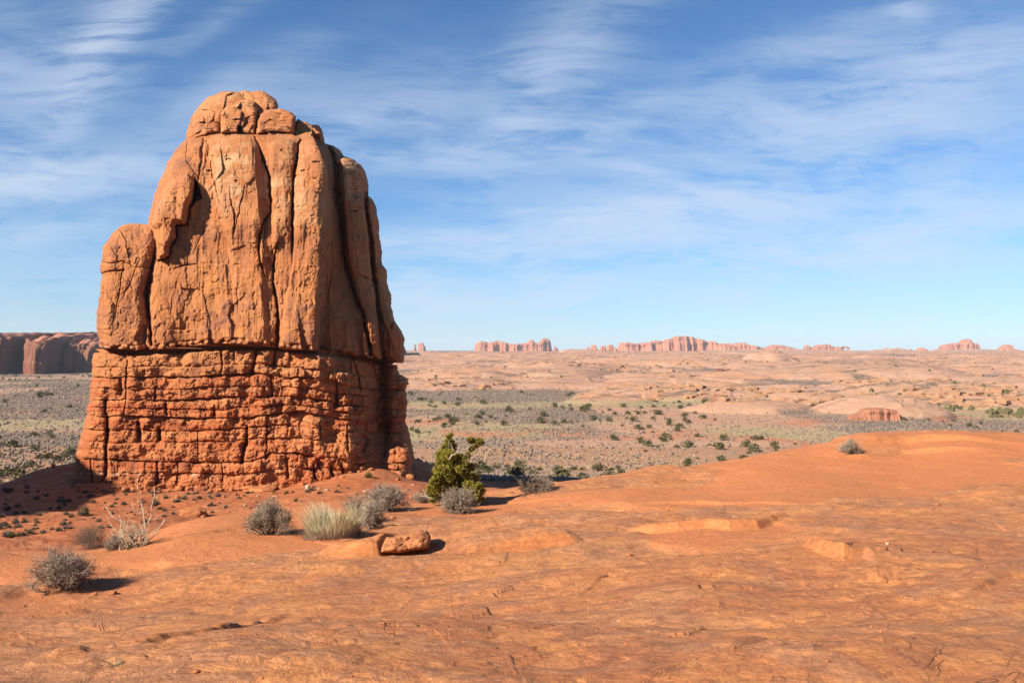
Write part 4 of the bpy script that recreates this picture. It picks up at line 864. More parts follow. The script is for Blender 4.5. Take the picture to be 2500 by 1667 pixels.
# alcove cliff and little ledges in the middle distance
z7 = zr(1700, 780, 2.94)
ridge('alcove_cliff', z7([(1098, 728), (1112, 696), (1140, 684), (1176, 664), (1200, 642), (1260, 636), (1330, 634), (1390, 644), (1420, 652), (1436, 668), (1440, 730)]), 1033, 322, 7, 'dark red cliff with shadowed clefts at the foot of the pale slickrock', mat=M_ALC, seed=61, step=.5, gro=.5, exb=.22)
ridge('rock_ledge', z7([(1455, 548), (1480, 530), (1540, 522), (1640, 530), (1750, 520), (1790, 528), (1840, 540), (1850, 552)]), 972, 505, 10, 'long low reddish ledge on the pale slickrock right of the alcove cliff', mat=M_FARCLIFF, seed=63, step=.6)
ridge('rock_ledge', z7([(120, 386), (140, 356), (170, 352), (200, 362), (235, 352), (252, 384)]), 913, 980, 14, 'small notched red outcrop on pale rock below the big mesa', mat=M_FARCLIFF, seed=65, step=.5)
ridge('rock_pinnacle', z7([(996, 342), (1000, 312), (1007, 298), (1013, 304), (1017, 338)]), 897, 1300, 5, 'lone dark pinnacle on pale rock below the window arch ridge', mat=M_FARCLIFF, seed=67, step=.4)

# ------------------------------------------------------------------ cliffed mesa at the left
def left_mesa():
    u = np.arange(-520, 900, 1.0); nr = 150; w = np.linspace(0, 1, nr)[:, None]
    Yc = np.interp(u, [-520, -200, -60, -2, 4, 50, 54, 60, 80, 100, 106, 110, 148, 156, 200, 216, 222, 260, 900], [820, 850, 872, 888, 893, 940, 912, 896, 891, 892, 897, 903, 938, 934, 942, 938, 950, 990, 1200])
    Yc = Yc+2.6*fb2(u/16, u*0, 3, 901)+1.0*fb2(u/6, u*0, 3, 903)
    vcl = np.interp(u, [-520, 0, 14, 30, 58, 64, 78, 105, 126, 150, 170, 200, 240, 300, 900], [838, 834, 832, 831, 832, 836, 840, 838, 838, 846, 848, 850, 853, 855, 858])+1.6*fb2(u/9, u*0, 4, 905)
    vf = np.interp(u, [-520, 0, 50, 105, 200, 240, 900], [925, 914, 914, 915, 923, 925, 930])
    zc_, zf = zat(vcl, Yc), zat(vf, Yc)
    Y = np.zeros((nr, len(u))); Z = np.zeros_like(Y)
    wc = .62
    for r in range(nr):
        t = w[r, 0]
        if t < .08: k = t/.08; Y[r] = Yc-22+k*20; Z[r] = zf-9+k*8
        elif t < wc:
            k = (t-.08)/(wc-.08); Y[r] = Yc-2+k*5; Z[r] = zf-1+(zc_-zf+1)*k
            led = 2.4*sst(np.full_like(u, k), .40, .44)+3.0*sst(np.full_like(u, k), .86, .97)+2*(k**6)*3
            Y[r] += led+1.2*fb2(u/12, u*0+k*1.6, 4, 907)+.6*fb2(u/5, u*0+k*5, 3, 909)
        else:
            k = (t-wc)/(1-wc); Y[r] = Yc+12+(k**1.4)*620
            zt = zat(np.interp(u, [-520, 0, 110, 200, 240, 330, 900], [815, 814, 813, 814, 813, 815, 822]), Yc+632)
            zk = zc_+(zt-zc_)*(k**.75)
            Z[r] = zk+(2.6*fb2(u/15, u*0+k*14, 4, 911)+2.2*np.sin(k*46+3*fb2(u/40, u*0+k*3, 3, 913)))*(k > 0)*sst(np.full_like(u, k), 0, .04)*(1-.7*k)
    X = (u-CU)/F*(Y*.35+Yc*.65)
    # stands on the valley; back edge runs down again
    X = np.concatenate([X, X[-1:]*1.1]); Y = np.concatenate([Y, Y[-1:]+400]); Z = np.concatenate([Z, Z[-1:]*0-40])
    o = empty('cliffed_mesa', (-500, 930, -27)); off = np.array((-500, 930, -27)); kk = int(nr*.66); G = np.stack([X, Y, Z], -1)-off
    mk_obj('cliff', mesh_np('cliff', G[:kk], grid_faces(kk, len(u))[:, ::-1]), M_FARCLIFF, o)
    mk_obj('slickrock_top', mesh_np('slickrock_top', G[kk-1:], grid_faces(len(G)-kk+1, len(u))[:, ::-1]), M_FAR, o)
    tag(o, 'long red mesa with shadowed cliff bays and one sunlit buttress behind the butte', 'mesa')
left_mesa()

# rock fin standing outside the picture on the left; its shadow lies over the slope
def fin():
    n, m = 90, 60; th = np.linspace(0, 2*np.pi, n, endpoint=False); k = np.linspace(0, 1, m)[:, None]
    c = np.array([-73.5, 38.0]); rx, ry = 8.0, 44.0; ca_, sa_ = math.cos(rad(20)), math.sin(rad(20))
    S = np.sign(np.cos(th))*np.abs(np.cos(th))**.7; Q = np.sign(np.sin(th))*np.abs(np.sin(th))**.5
    hgt = 34.0
    sh = np.where(k < .93, 1-.12*k, .89*np.sqrt(np.clip(1-((k-.93)/.07)**2, 0, 1)))
    ex_, ey_ = rx*S*sh, ry*Q*sh; X = c[0]+ex_*ca_-ey_*sa_; Y = c[1]+ex_*sa_+ey_*ca_
    Z = -16+hgt*np.minimum(k, .93+.07*np.sin(np.clip((k-.93)/.07, 0, 1)*1.57))+0*X
    nn = fb3(X/5, Y/5, Z/9, 5, 951)*1.4; X = X+nn*np.cos(th); Y = Y+nn*np.sin(th)
    org = np.array([c[0], c[1], -14.]); V = np.stack([X, Y, Z], -1)-org
    o = mk_obj('rock_fin', mesh_np('rock_fin', V, grid_faces(m, n, True)[:, ::-1], attrs={'varnish': 0*X+.3, 'pale': 0*X, 'fresh': 0*X}), M_TOWER); o.location = org
    tag(o, 'tall sandstone fin outside the left edge shading the slope', 'rock formation')
fin()

# ------------------------------------------------------------------ plants
def tubes(S, R):
    """segments (n,2,3) with radii (n,2) -> three-sided prisms"""
    S = np.asarray(S, np.float32); R = np.asarray(R, np.float32); n = len(S)
    d = S[:, 1]-S[:, 0]; d /= np.linalg.norm(d, axis=1, keepdims=True)+1e-9
    ref = np.where(np.abs(d[:, 2:3]) < .9, np.array([[0, 0, 1.]]), np.array([[1., 0, 0]])); a = np.cross(d, ref); a /= np.linalg.norm(a, axis=1, keepdims=True)+1e-9; b = np.cross(d, a)
    V = np.zeros((n, 2, 3, 3), np.float32)
    for k in range(3):
        t = 2*np.pi*k/3; o = math.cos(t)*a+math.sin(t)*b
        for e in range(2): V[:, e, k] = S[:, e]+o*R[:, e:e+1]
    i0 = (np.arange(n)*6)[:, None]; Q = np.concatenate([i0+np.array([[k, (k+1) % 3, 3+(k+1) % 3, 3+k]]) for k in range(3)])
    return V.reshape(-1, 3), Q
def norm(v): return v/(np.linalg.norm(v, axis=-1, keepdims=True)+1e-9)
def branch(rs, p0, d0, length, nseg, r0, r1, curl, up=0.0):
    """many curved branches at once: returns segments, radii, all node points and directions"""
    n = len(p0); p = p0.copy(); d = d0.copy(); S, R, Pn, Dn = [], [], [], []
    L = np.broadcast_to(length, (n,))[:, None]/nseg
    for k in range(nseg):
        d = norm(d+rs.normal(0, curl, (n, 3))+np.array([0, 0, up])); q_ = p+d*L
        a, b = r0+(r1-r0)*k/nseg, r0+(r1-r0)*(k+1)/nseg
        S.append(np.stack([p, q_], 1)); R.append(np.tile([[a, b]], (n, 1))); p = q_; Pn.append(p); Dn.append(d)
    return np.concatenate(S), np.concatenate(R), np.stack(Pn, 1), np.stack(Dn, 1)
def shrub_parts(seed, w, h, n0=34, n1=7, n2=6, rad0=.007, spread=.9, leaf=0, up=.05):
    rs = np.random.RandomState(seed)
    th = rs.uniform(0, 2*np.pi, n0); el = np.arccos(rs.uniform(.05, 1, n0)**.8)*spread
    d0 = np.stack([np.cos(th)*np.sin(el), np.sin(th)*np.sin(el), np.cos(el)*h/(w*.5)], 1); Lm = np.linalg.norm(d0*np.array([w*.5, w*.5, w*.5]), axis=1)*rs.uniform(.6, .85, n0); d0 = norm(d0)
    p0 = np.stack([rs.normal(0, .05*w, n0), rs.normal(0, .05*w, n0), np.full(n0, -.03)], 1)
    S0, R0, P0, D0 = branch(rs, p0, d0, Lm, 5, rad0, rad0*.55, .16, up)
    def kids(P, D, m, lf, r0, cu, lo):
        n, k, _ = P.shape; i = rs.randint(0, n, n*m); j = rs.randint(lo, k, n*m)
        dd = norm(D[i, j]+rs.normal(0, .62, (n*m, 3))+np.array([0, 0, .12])); return branch(rs, P[i, j], dd, lf*rs.uniform(.5, 1.2, n*m), 3, r0, r0*.5, cu, up)
    S1, R1, P1, D1 = kids(P0, D0, n1, .24*w, rad0*.5, .25, 1)
    S2, R2, P2, D2 = kids(P1, D1, n2, .13*w, rad0*.34, .35, 0)
    def fit(S, R):
        m = S.mean(1); k = (m[:, 0]/(w*.52))**2+(m[:, 1]/(w*.52))**2+(np.clip(m[:, 2], 0, 9)/(h*1.02))**2
        ok = (k < rs.uniform(.6, 1.4, len(k))*(1+.35*np.sin(np.arctan2(m[:, 1], m[:, 0])*2+seed))) & (m[:, 2] > -.04); return S[ok], R[ok]
    stems = [np.concatenate(x) for x in zip(fit(S0, R0), fit(S1, R1))]; twigs = fit(S2, R2); lv = None
    if leaf:
        E = twigs[0][rs.randint(0, len(twigs[0]), leaf)]; lv = leaves(rs, E[:, 1], .011, .022)
    return stems, twigs, lv
def leaves(rs, P, w, l, outward=None, spread=.8):
    n = len(P); d = norm(rs.normal(0, 1, (n, 3)) if outward is None else outward+rs.normal(0, spread, (n, 3)))
    s = norm(np.cross(d, rs.normal(0, 1, (n, 3)))); k = rs.uniform(.6, 1.3, (n, 1)); a = P+d*l*k
    V = np.stack([P-s*w*.4*k, P+s*w*.4*k, a*.5+P*.5+s*w*k+d*0, a], 1)
    V[:, 0] = P; V[:, 1] = P+d*l*k*.5+s*w*k; V[:, 2] = a; V[:, 3] = P+d*l*k*.5-s*w*k
    return V.reshape(-1, 3), np.arange(n*4).reshape(-1, 4)
def shrub(name, label, cat, u, v, wpx, hpx, seed, mat, lm=None, twm=None, **kw):
    p = hit(u, v); k = p[1]/F; w, h = wpx*k, hpx*k
    stems, twigs, lv = shrub_parts(seed, w, h, **kw)
    r = tag(empty(name, p), label, cat)
    for nm, (S, R), m in (('stems', stems, mat), ('twigs', twigs, twm or mat)):
        V, Q = tubes(S, R); mk_obj(nm, mesh_np(nm, V, Q, smooth=False), m, r)
    if lv is not None: mk_obj('leaves', mesh_np('leaves', lv[0], lv[1], smooth=False), lm, r)
    return r
shrub('shrub', 'large round leafless grey brown shrub alone on orange sand, nearest to the left edge', 'shrub', 150, 1432, 168, 98, 1, M_TWIGD, twm=M_TWIG, n0=46, n1=9, n2=9, rad0=.008)
shrub('shrub', 'dense dark grey brown shrub beside the pale dead shrub on the rim', 'shrub', 226, 1340, 100, 70, 2, M_TWIGD, twm=M_TWIGD, n0=42, n1=8, n2=8, rad0=.008)
shrub('shrub', 'small low grey shrub tucked between the dense dark shrub and the pale dead shrub', 'shrub', 283, 1341, 66, 40, 3, M_TWIG, n0=30, n1=7, n2=6, rad0=.008)
shrub('shrub', 'half grey half olive leaved shrub on sand left of the straw coloured grass', 'shrub', 658, 1305, 142, 86, 4, M_TWIG, lm=M_OLIVE, twm=M_TWIG, n0=46, n1=9, n2=9, leaf=2600, rad0=.009)
shrub('shrub', 'grey twiggy shrub just right of the upright green straw tuft', 'shrub', 908, 1288, 88, 74, 5, M_TWIG, n0=36, n1=8, n2=7, rad0=.009)
shrub('shrub', 'broad purplish grey shrub on the rim behind the straw coloured grass', 'shrub', 945, 1246, 136, 64, 6, M_TWIG, n0=50, n1=8, n2=8, rad0=.010)
shrub('shrub', 'low faint lilac grey shrub between the broad grey shrub and the juniper', 'shrub', 1030, 1228, 62, 32, 7, M_TWIG, n0=30, n1=7, n2=6, rad0=.009)
shrub('shrub', 'grey bare shrub with thick stems standing in front of the juniper', 'shrub', 1118, 1253, 108, 66, 8, M_TWIG, twm=M_TWIG, n0=40, n1=8, n2=7, rad0=.012)
shrub('shrub', 'brownish shrub at the rim right of the juniper, before the dark shadow', 'shrub', 1305, 1200, 104, 40, 9, M_TWIG, lm=M_OLIVE, n0=40, n1=8, n2=7, leaf=700, rad0=.010)
shrub('shrub', 'round bare brown shrub alone on the right hand orange ridge', 'shrub', 2076, 1107, 60, 40, 10, M_TWIGD, twm=M_TWIG, n0=40, n1=8, n2=8, rad0=.010)
shrub('shrub', 'dim grey shrub behind the straw grass, left of the broad grey shrub', 'shrub', 868, 1246, 70, 40, 12, M_TWIG, n0=32, n1=7, n2=6, rad0=.009)
shrub('dead_plant', 'tiny dead twiggy plant in gravel near the bottom left corner', 'plant', 272, 1622, 74, 42, 11, M_PALE, n0=14, n1=4, n2=3, rad0=.004, spread=1.15, up=0)

def dead_shrub():
    p = hit(318, 1338); k = p[1]/F; rs = np.random.RandomState(77)
    r = tag(empty('dead_shrub', p), 'bleached dead shrub with long bare stems rising above the rim', 'shrub')
    n = 30; th = rs.uniform(0, 2*np.pi, n); el = rs.uniform(.15, 1.25, n)
    d = np.stack([np.cos(th)*np.sin(el), np.sin(th)*np.sin(el)*.6, np.cos(el)], 1)
    S, R, P, D = branch(rs, np.stack([rs.normal(0, .12, n), rs.normal(0, .06, n), np.full(n, -.05)], 1), norm(d), rs.uniform(40, 85, n)*k, 6, .013, .006, .18, .05)
    i = rs.randint(0, n, 170); j = rs.randint(1, 6, 170)
    S1, R1, P1, D1 = branch(rs, P[i, j], norm(D[i, j]+rs.normal(0, .5, (170, 3))), rs.uniform(12, 34, 170)*k, 3, .006, .003, .2, .06)
    V, Q = tubes(np.concatenate([S, S1]), np.concatenate([R, R1])); mk_obj('branches', mesh_np('branches', V, Q, smooth=False), M_PALE, r)
    _t = [[(353, 1330), (356, 1290), (350, 1255), (341, 1225), (338, 1195), (337, 1168)], [(356, 1285), (366, 1262), (371, 1240), (377, 1212), (376, 1190)], [(350, 1255), (338, 1248), (328, 1240), (323, 1228)], [(352, 1262), (352, 1235), (346, 1215)], [(371, 1240), (382, 1218), (388, 1210)], [(345, 1330), (372, 1300), (396, 1280), (418, 1262)], [(396, 1280), (402, 1268), (410, 1255)], [(300, 1330), (292, 1300), (296, 1275), (290, 1255), (284, 1240)], [(296, 1275), (276, 1262), (262, 1245), (254, 1235)]]
    S, R = [], []
    for t in _t:
        Q3 = [np.array(((u-318)*k, rs.uniform(-.05, .05), (1338-v)*k)) for u, v in t]
        for a in range(len(Q3)-1): S.append([Q3[a], Q3[a+1]]); R.append([.009*(1-a/len(Q3))+.003, .009*(1-(a+1)/len(Q3))+.003])
    V, Q = tubes(S, R); mk_obj('branches', mesh_np('branches', V, Q, smooth=False), M_PALE, r)
dead_shrub()

def blades(rs, n, w, h, base, lean, width):
    th = rs.uniform(0, 2*np.pi, n); r = rs.rand(n)**.6; p = np.stack([np.cos(th)*r*base, np.sin(th)*r*base, np.full(n, -.03)], 1)
    out = np.stack([np.cos(th), np.sin(th), 0*th], 1)*(r*lean+rs.normal(0, .10, n))[:, None]; L = h*rs.uniform(.40, 1.12, n)[:, None]*(.8+.3*np.sin(th*2+n))[:, None]
    s = norm(np.cross(np.stack([np.cos(th), np.sin(th), 0*th], 1)+rs.normal(0, .7, (n, 3)), (0, 0, 1.)))*width
    V = np.zeros((n, 6, 3))
    for k, t in enumerate((0, .55, 1.0)):
        c = p+np.array([0, 0, 1.])*L*t*(1-.12*t)+out*L*(.35*t+.65*t*t); ww = (1, .8, .15)[k]
        V[:, 2*k] = c-s*ww; V[:, 2*k+1] = c+s*ww
    i = (np.arange(n)*6)[:, None]; Q = np.concatenate([i+np.array([[0, 1, 3, 2]]), i+np.array([[2, 3, 5, 4]])])
    return V.reshape(-1, 3), Q
def grass_bush(label, u, v, wpx, hpx, seed, n=1500, lean=.55):
    p = hit(u, v); k = p[1]/F; rs = np.random.RandomState(seed)
    r = tag(empty('bunch_grass', p), label, 'grass clump')
    V, Q = blades(rs, n, wpx*k, hpx*k, wpx*k*.30, lean, .0035); mk_obj('blades', mesh_np('blades', V, Q, smooth=False), M_STRAW, r)
    V, Q = blades(rs, n//3, wpx*k, hpx*k*.5, wpx*k*.38, lean*1.5, .004); mk_obj('dry_blades', mesh_np('dry_blades', V, Q, smooth=False), M_TWIG, r)
grass_bush('wide straw coloured bunch grass with grey stalks at its foot', 812, 1310, 180, 84, 21, 4200)
grass_bush('smaller upright pale green grass tuft touching the wide straw clump', 874, 1278, 58, 60, 22, 1100, .35)

def juniper():
    p = hit(1120, 1232); Y0 = p[1]; k = Y0/F; rs = np.random.RandomState(9)
    r = tag(empty('juniper_tree', p), 'yellow green juniper with a bleached dead branch, right of the butte foot', 'tree')
    P3 = lambda u, v, dy=0.0: np.array(((u-1120)*k, dy, (1232-v)*k))
    CL = [(1097, 1066, 7), (1098, 1080, 12), (1094, 1098, 19), (1104, 1112, 18), (1088, 1122, 24), (1110, 1135, 22), (1086, 1148, 27), (1112, 1158, 26), (1074, 1168, 20), (1094, 1178, 30), (1120, 1180, 28), (1064, 1194, 20), (1058, 1183, 12), (1084, 1204, 26),
          (1138, 1156, 18), (1152, 1174, 22), (1160, 1192, 21), (1138, 1194, 26), (1170, 1212, 14), (1152, 1214, 20), (1120, 1210, 27), (1160, 1083, 15), (1172, 1078, 9), (1149, 1077, 8), (1155, 1096, 7), (1062, 1212, 15), (1168, 1224, 10), (1140, 1112, 6), (1100, 1216, 20), (1124, 1122, 15), (1132, 1140, 18), (1118, 1104, 10), (1078, 1140, 14), (1150, 1140, 9)]
    cen, lo, hi = [], [], []
    PV, OV = [], []
    for (u, v, rr) in CL:
        dy = rs.uniform(-.35, .35)*(1 if rr > 12 else .2); c = P3(u, v, dy); R = rr*k; cen.append(c)
        ns = max(5, int((rr/5.0)**2)); 
        for _ in range(ns):                                  # knobbly sub-clumps
            d = norm(rs.normal(0, 1, 3)); c2 = c+d*R*rs.uniform(.45, .95); r2 = R*rs.uniform(.22, .42); n = int(90+2100*r2)
            dd = norm(rs.normal(0, 1, (n, 3))+np.array([0, 0, .25])); PV.append(c2+dd*r2*rs.uniform(.5, 1.05, (n, 1))); OV.append(dd+np.array([0, 0, .5]))
    PV, OV = np.concatenate(PV), np.concatenate(OV)
    V, Q = leaves(rs, PV, .011, .052, norm(OV), .5); mk_obj('crown', mesh_np('crown', V, Q, smooth=False), M_JUN, r)
    def lim(pts, r0, r1): 
        n = len(pts); return tube_np(pts, np.linspace(r0, r1, n), 8)
    V, Qs = [], []
    def add(pts, r0, r1):
        t = lim(pts, r0, r1); b = sum(len(x) for x in V); V.append(t.reshape(-1, 3)); Qs.append(grid_faces(t.shape[0], 8, True)+b)
    add([P3(1122, 1240), P3(1118, 1215), P3(1108, 1190), P3(1102, 1160), P3(1098, 1130), P3(1096, 1095), P3(1097, 1060)], .085, .008)
    for c in cen:
        if rs.rand() < .8: s0 = P3(1110+rs.uniform(-6, 6), min(1225, (1232-c[2]/k)+30)); add([s0, s0*.5+c*.5+rs.normal(0, .03, 3), c], .03, .008)
    mk_obj('trunk', mesh_np('trunk', np.concatenate(V), np.concatenate(Qs)), M_BARK, r)
    V, Qs = [], []
    add([P3(1100, 1116, -.42), P3(1106, 1106, -.45), P3(1116, 1100, -.45), P3(1128, 1099, -.4), P3(1138, 1095, -.35), P3(1148, 1088, -.25), P3(1156, 1084, -.1)], .019, .010)
    add([P3(1128, 1099, -.4), P3(1138, 1102, -.42), P3(1146, 1108, -.4)], .02, .006); V2 = (V, Qs); V, Qs = [], []; add([P3(1046, 1206, -.3), P3(1040, 1195, -.3), P3(1036, 1186, -.3)], .02, .006); add([P3(1060, 1212, -.3), P3(1048, 1206, -.35), P3(1030, 1204, -.3)], .02, .006)
    for V, Qs in (V2, (V[:1], Qs[:1]), (V[1:], [Qs[1]-len(V[0])])): mk_obj('dead_branch', mesh_np('dead_branch', np.concatenate(V), np.concatenate(Qs)), M_PALE, r)
juniper()

# ------------------------------------------------------------------ loose rocks
def stone_mesh(name, seed, mat, n=14, m=9, amp=.30):
    th = np.linspace(0, 2*np.pi, n, endpoint=False); ph = np.linspace(0, np.pi, m)[:, None]
    X, Y, Z = np.cos(th)*np.sin(ph), np.sin(th)*np.sin(ph), np.cos(ph)+0*th
    e = .75; X, Y, Z = np.sign(X)*np.abs(X)**e, np.sign(Y)*np.abs(Y)**e, np.sign(Z)*np.abs(Z)**e
    f = 1+amp*fb3(X*1.3, Y*1.3, Z*1.3, 3, seed); f1, f2, _ = wor2(X*1.2+Z+seed, Y*1.2, seed); f = f*(1-.15*sst(f1, .2, .9))
    me = mesh_np(name, np.stack([X*f*.5, Y*f*.5, Z*f*.5], -1), grid_faces(m, n, True)[:, ::-1], smooth=False); me.materials.append(mat); return me
SM = [stone_mesh('stone', 500+i, M_STONE) for i in range(5)]; SP = [stone_mesh('stone', 600+i, M_PALESTONE) for i in range(2)]
rs = np.random.RandomState(31)
def stone(name, me, u, v, w, dx, dz, label, cat, group=None, sink=.25):
    p = hit(u, v); o = bpy.data.objects.new(name, me); COL.objects.link(o); k = p[1]/F*w
    o.location = (p[0], p[1], p[2]+k*dz*(.5-sink)); o.scale = (k, k*dx, k*dz); o.rotation_euler = (rs.uniform(-.25, .25), rs.uniform(-.25, .25), rs.uniform(0, 6.28))
    tag(o, label, cat, group); return o
def ground_rock(name, label, outline, T, seed, ex, vb):
    vm_ = sum(b for a, b in outline)/len(outline); outline = [(a, b+(16 if b > vm_ else 0)) for a, b in outline]
    us = [a for a, b in outline]; p = hit(sum(us)/len(us), vb); Yc = p[1]+T*.25
    X, Y, Z = boulder(outline, Yc, T, seed, ex, 110, 60, .11, .55, .16)
    V = np.stack([X-p[0], Y-p[1], Z-p[2]], -1); me = mesh_np(name, V, grid_faces(*X.shape, True), attrs={'sand': 0*X}); o = mk_obj(name, me, M_SLICK); o.location = p; tag(o, label, 'rock')
z5 = lambda pts: [(550+x/2.94, 1030+y/2.94) for x, y in pts]
ground_rock('boulder', 'long low orange boulder with a dark overhang at its right end', z5([(1095, 895), (1105, 850), (1160, 822), (1195, 825), (1260, 800), (1330, 790), (1400, 772), (1455, 780), (1480, 820), (1465, 858), (1400, 870), (1330, 880), (1250, 895)]), .55, 74, .4, 1330)
# stones on bare rock, each one a thing
G1 = 'loose stones on the bare rock'
for (u, v, w, pale) in [(2166, 1328, 11, 1), (1537, 1355, 16, 0), (2289, 1232, 14, 0), (1812, 1216, 8, 0), (2083, 1454, 10, 0), (1740, 1443, 6, 0), (480, 1640, 15, 0), (275, 1450, 22, 0), (230, 1452, 18, 0), (60, 1480, 9, 0), (1984, 1275, 9, 0), (1629, 1245, 8, 0), (930, 1330, 9, 0), (960, 1264, 16, 0), (2020, 1615, 13, 0), (1840, 1634, 7, 0),
                        (1530, 1572, 12, 0), (330, 1566, 10, 0), (860, 1650, 9, 0), (2257, 1400, 5, 1), (1930, 1360, 6, 0), (1360, 1440, 8, 0), (640, 1655, 10, 0), (1100, 1480, 7, 0), (2400, 1290, 9, 0), (2180, 1250, 7, 0)]:
    stone('stone', SP[0] if pale else SM[rs.randint(5)], u, v, w, rs.uniform(.7, 1.1), rs.uniform(.35, .6), 'small pale stone on the bare orange rock' if pale else 'small loose orange stone lying on the bare rock', 'stone', 'pale stones on the bare rock' if pale else G1)
# stones and boulders on the slope under the butte
for (u, v, w, h_, lab) in [(620, 1194, 140, .16, 'long flat orange slab lying on the red slope at the butte foot'), (470, 1262, 64, .5, 'broad orange rock on the slope above the small leafy rim'), (752, 1197, 22, .9, 'upright pale and red boulder on the slope below the pedestal'), (131, 1142, 15, 1.0, 'dark round boulder on the crest of the shaded slope'), (52, 1298, 26, .5, 'low cluster rock on the lower left slope'), (1000, 1170, 22, .8, 'red boulder on the slope right of the talus cone'), (972, 1172, 14, .7, 'small red boulder left of the one beside the talus cone')]:
    stone('boulder', SP[1] if 'pale' in lab else SM[2], u, v, w, .6, h_, lab, 'boulder', None, .3)
G2 = 'small rocks scattered on the red slope'
for i in range(190):
    u, v = rs.uniform(-10, 1060), 1150+155*rs.rand()**1.1
    if v > 1315-.085*u or v < 1190-.035*max(0, u-600)-(40 if u < 100 else 0): continue
    if hit(u, v)[1] < 34: continue
    pale = rs.rand() < .2
    stone('slope_rock', SP[rs.randint(2)] if pale else SM[rs.randint(5)], u, v, rs.uniform(4, 12), rs.uniform(.7, 1.2), rs.uniform(.4, .8), 'small pale rock on the red slope below the butte' if pale else 'small red rock on the slope below the butte', 'rock', 'pale rocks on the red slope' if pale else G2)

for i in range(150):
    u = rs.uniform(185, 1010); v = np.interp(u, [180, 270, 580, 640, 700, 850, 900, 935, 1010], [1185, 1189, 1189, 1176, 1168, 1152, 1138, 1130, 1150])+rs.uniform(0, 14)
    stone('slope_rock', SM[rs.randint(5)], u, v, (rs.uniform(10, 20) if i % 12 == 0 else 3+5*rs.rand()+16*rs.rand()**6), rs.uniform(.7, 1.2), rs.uniform(.4, .9), 'small red rock on the slope below the butte', 'rock', G2)
# small desert tufts on the slope, one thing each
def tuft_mesh(seed, mat):
    r = np.random.RandomState(seed); n = 150
    d = r.normal(0, 1, (n, 3)); d[:, 2] = np.abs(d[:, 2])*.8+.08; d = norm(d); L = r.uniform(.7, 1.05, (n, 1))*.5
    S = np.stack([d*.08, d*L+r.normal(0, .03, (n, 3))], 1); V, Q = tubes(S, np.tile([[.016, .008]], (n, 1)))
    V2, Q2 = leaves(r, (d*L*r.uniform(.5, 1, (n, 1))), .035, .10); 
    me = mesh_np('tuft', np.concatenate([V, V2]), np.concatenate([Q, Q2+len(V)]), smooth=False); me.materials.append(mat); return me
TM = [tuft_mesh(700+i, M_TUFT) for i in range(4)]; TG = [tuft_mesh(720+i, M_SAGE) for i in range(2)]; TO = [tuft_mesh(730, M_OLIVE)]
G3 = 'small dark tufts on the red slope'
spots = [(900, 1165, 22, 2), (750, 1202, 13, 1), (620, 1176, 14, 0), (700, 1178, 14, 0), (780, 1205, 15, 0), (485, 1217, 12, 0), (827, 1188, 10, 0), (645, 1165, 8, 0), (20, 1310, 30, 1), (45, 1290, 22, 1), (30, 1312, 24, 2), (60, 1275, 16, 0), (1010, 1165, 12, 1), (925, 1190, 12, 0), (185, 1187, 22, 1)]
for i in range(260):
    u = rs.uniform(-20, 1040)*(.55 if i % 3 == 0 else 1); v = 1190+125*rs.rand()
    if v > 1312-.09*u or (u > 700 and v < 1172): continue
    spots.append((u, v, rs.uniform(7, 15)*(1.25 if u < 250 else 1), rs.choice([0, 0, 0, 1, 2], p=[.3, .3, .2, .14, .06])))
for (u, v, w, c) in spots:
    p = hit(u, v)
    if p[1] < 34: continue
    o = bpy.data.objects.new('desert_tuft', (TM[rs.randint(4)], TG[rs.randint(2)], TO[0])[c]); COL.objects.link(o); k = p[1]/F*w*1.1
    o.location = p; o.scale = (k, k, k*rs.uniform(1.0, 1.4)); o.rotation_euler = (0, 0, rs.uniform(0, 6.28))
    tag(o, ['small dark round tuft on the red slope below the butte', 'small grey tuft on the red slope below the butte', 'small olive tuft on the red slope below the butte'][c], 'desert plant', [G3, 'grey tufts on the red slope', 'olive tufts on the red slope'][c])

# junipers and bushes on the valley floor: the nearest ones as things, the rest as one mass
def bush_mesh(seed, mat, n=260):
    r = np.random.RandomState(seed); P, O = [], []
    for _ in range(9):
        c = np.array([r.uniform(-.33, .33), r.uniform(-.33, .33), r.uniform(.12, .5)]); R = r.uniform(.14, .27); d = norm(r.normal(0, 1, (n//9, 3))); P.append(c+d*R*r.uniform(.7, 1.05, (n//9, 1))); O.append(d)
    P, O = np.concatenate(P), np.concatenate(O); P[:, 2] = np.abs(P[:, 2]); V, Q = leaves(r, P, .06, .15, O, .6)
    me = mesh_np('bush', V, Q, smooth=False); me.materials.append(mat); return me
BM = [bush_mesh(800+i, M_BUSH) for i in range(5)]
rs = np.random.RandomState(77)
cand = []
for i in range(2600):
    Y = 118*math.exp(rs.rand()*1.75); a = rs.uniform(-.62, .62); u = a*F+CU
    if Y > 620 or (rs.rand() > (.9 if Y < 230 else .75)): continue
    if 190 < u < 985 or (Y < 160 and rs.rand() < .55): continue
    cl = fb2(np.array([a*Y/55]), np.array([Y/55]), 3, 131)[0]
    if cl < rs.uniform(-.15, .45): continue
    cand.append((a, Y))
A_, Y_ = np.array(cand).T; Zc, rk = Hbase(A_, Y_)
vimg = VH-Zc/Y_*F; uimg = A_*F+CU
rim = np.interp(uimg, [-100, 0, 190, 980, 1010, 1100, 1300, 1560, 1700, 1880, 1990, 2110, 2500], [1210, 1190, 1130, 1125, 1150, 1185, 1180, 1165, 1146, 1112, 1090, 1064, 1060])
ok = (vimg < rim+12) & (rk < .5)
A_, Y_, Zc = A_[ok], Y_[ok], Zc[ok]; od = np.argsort(Y_)
G4 = 'juniper bushes on the valley floor'
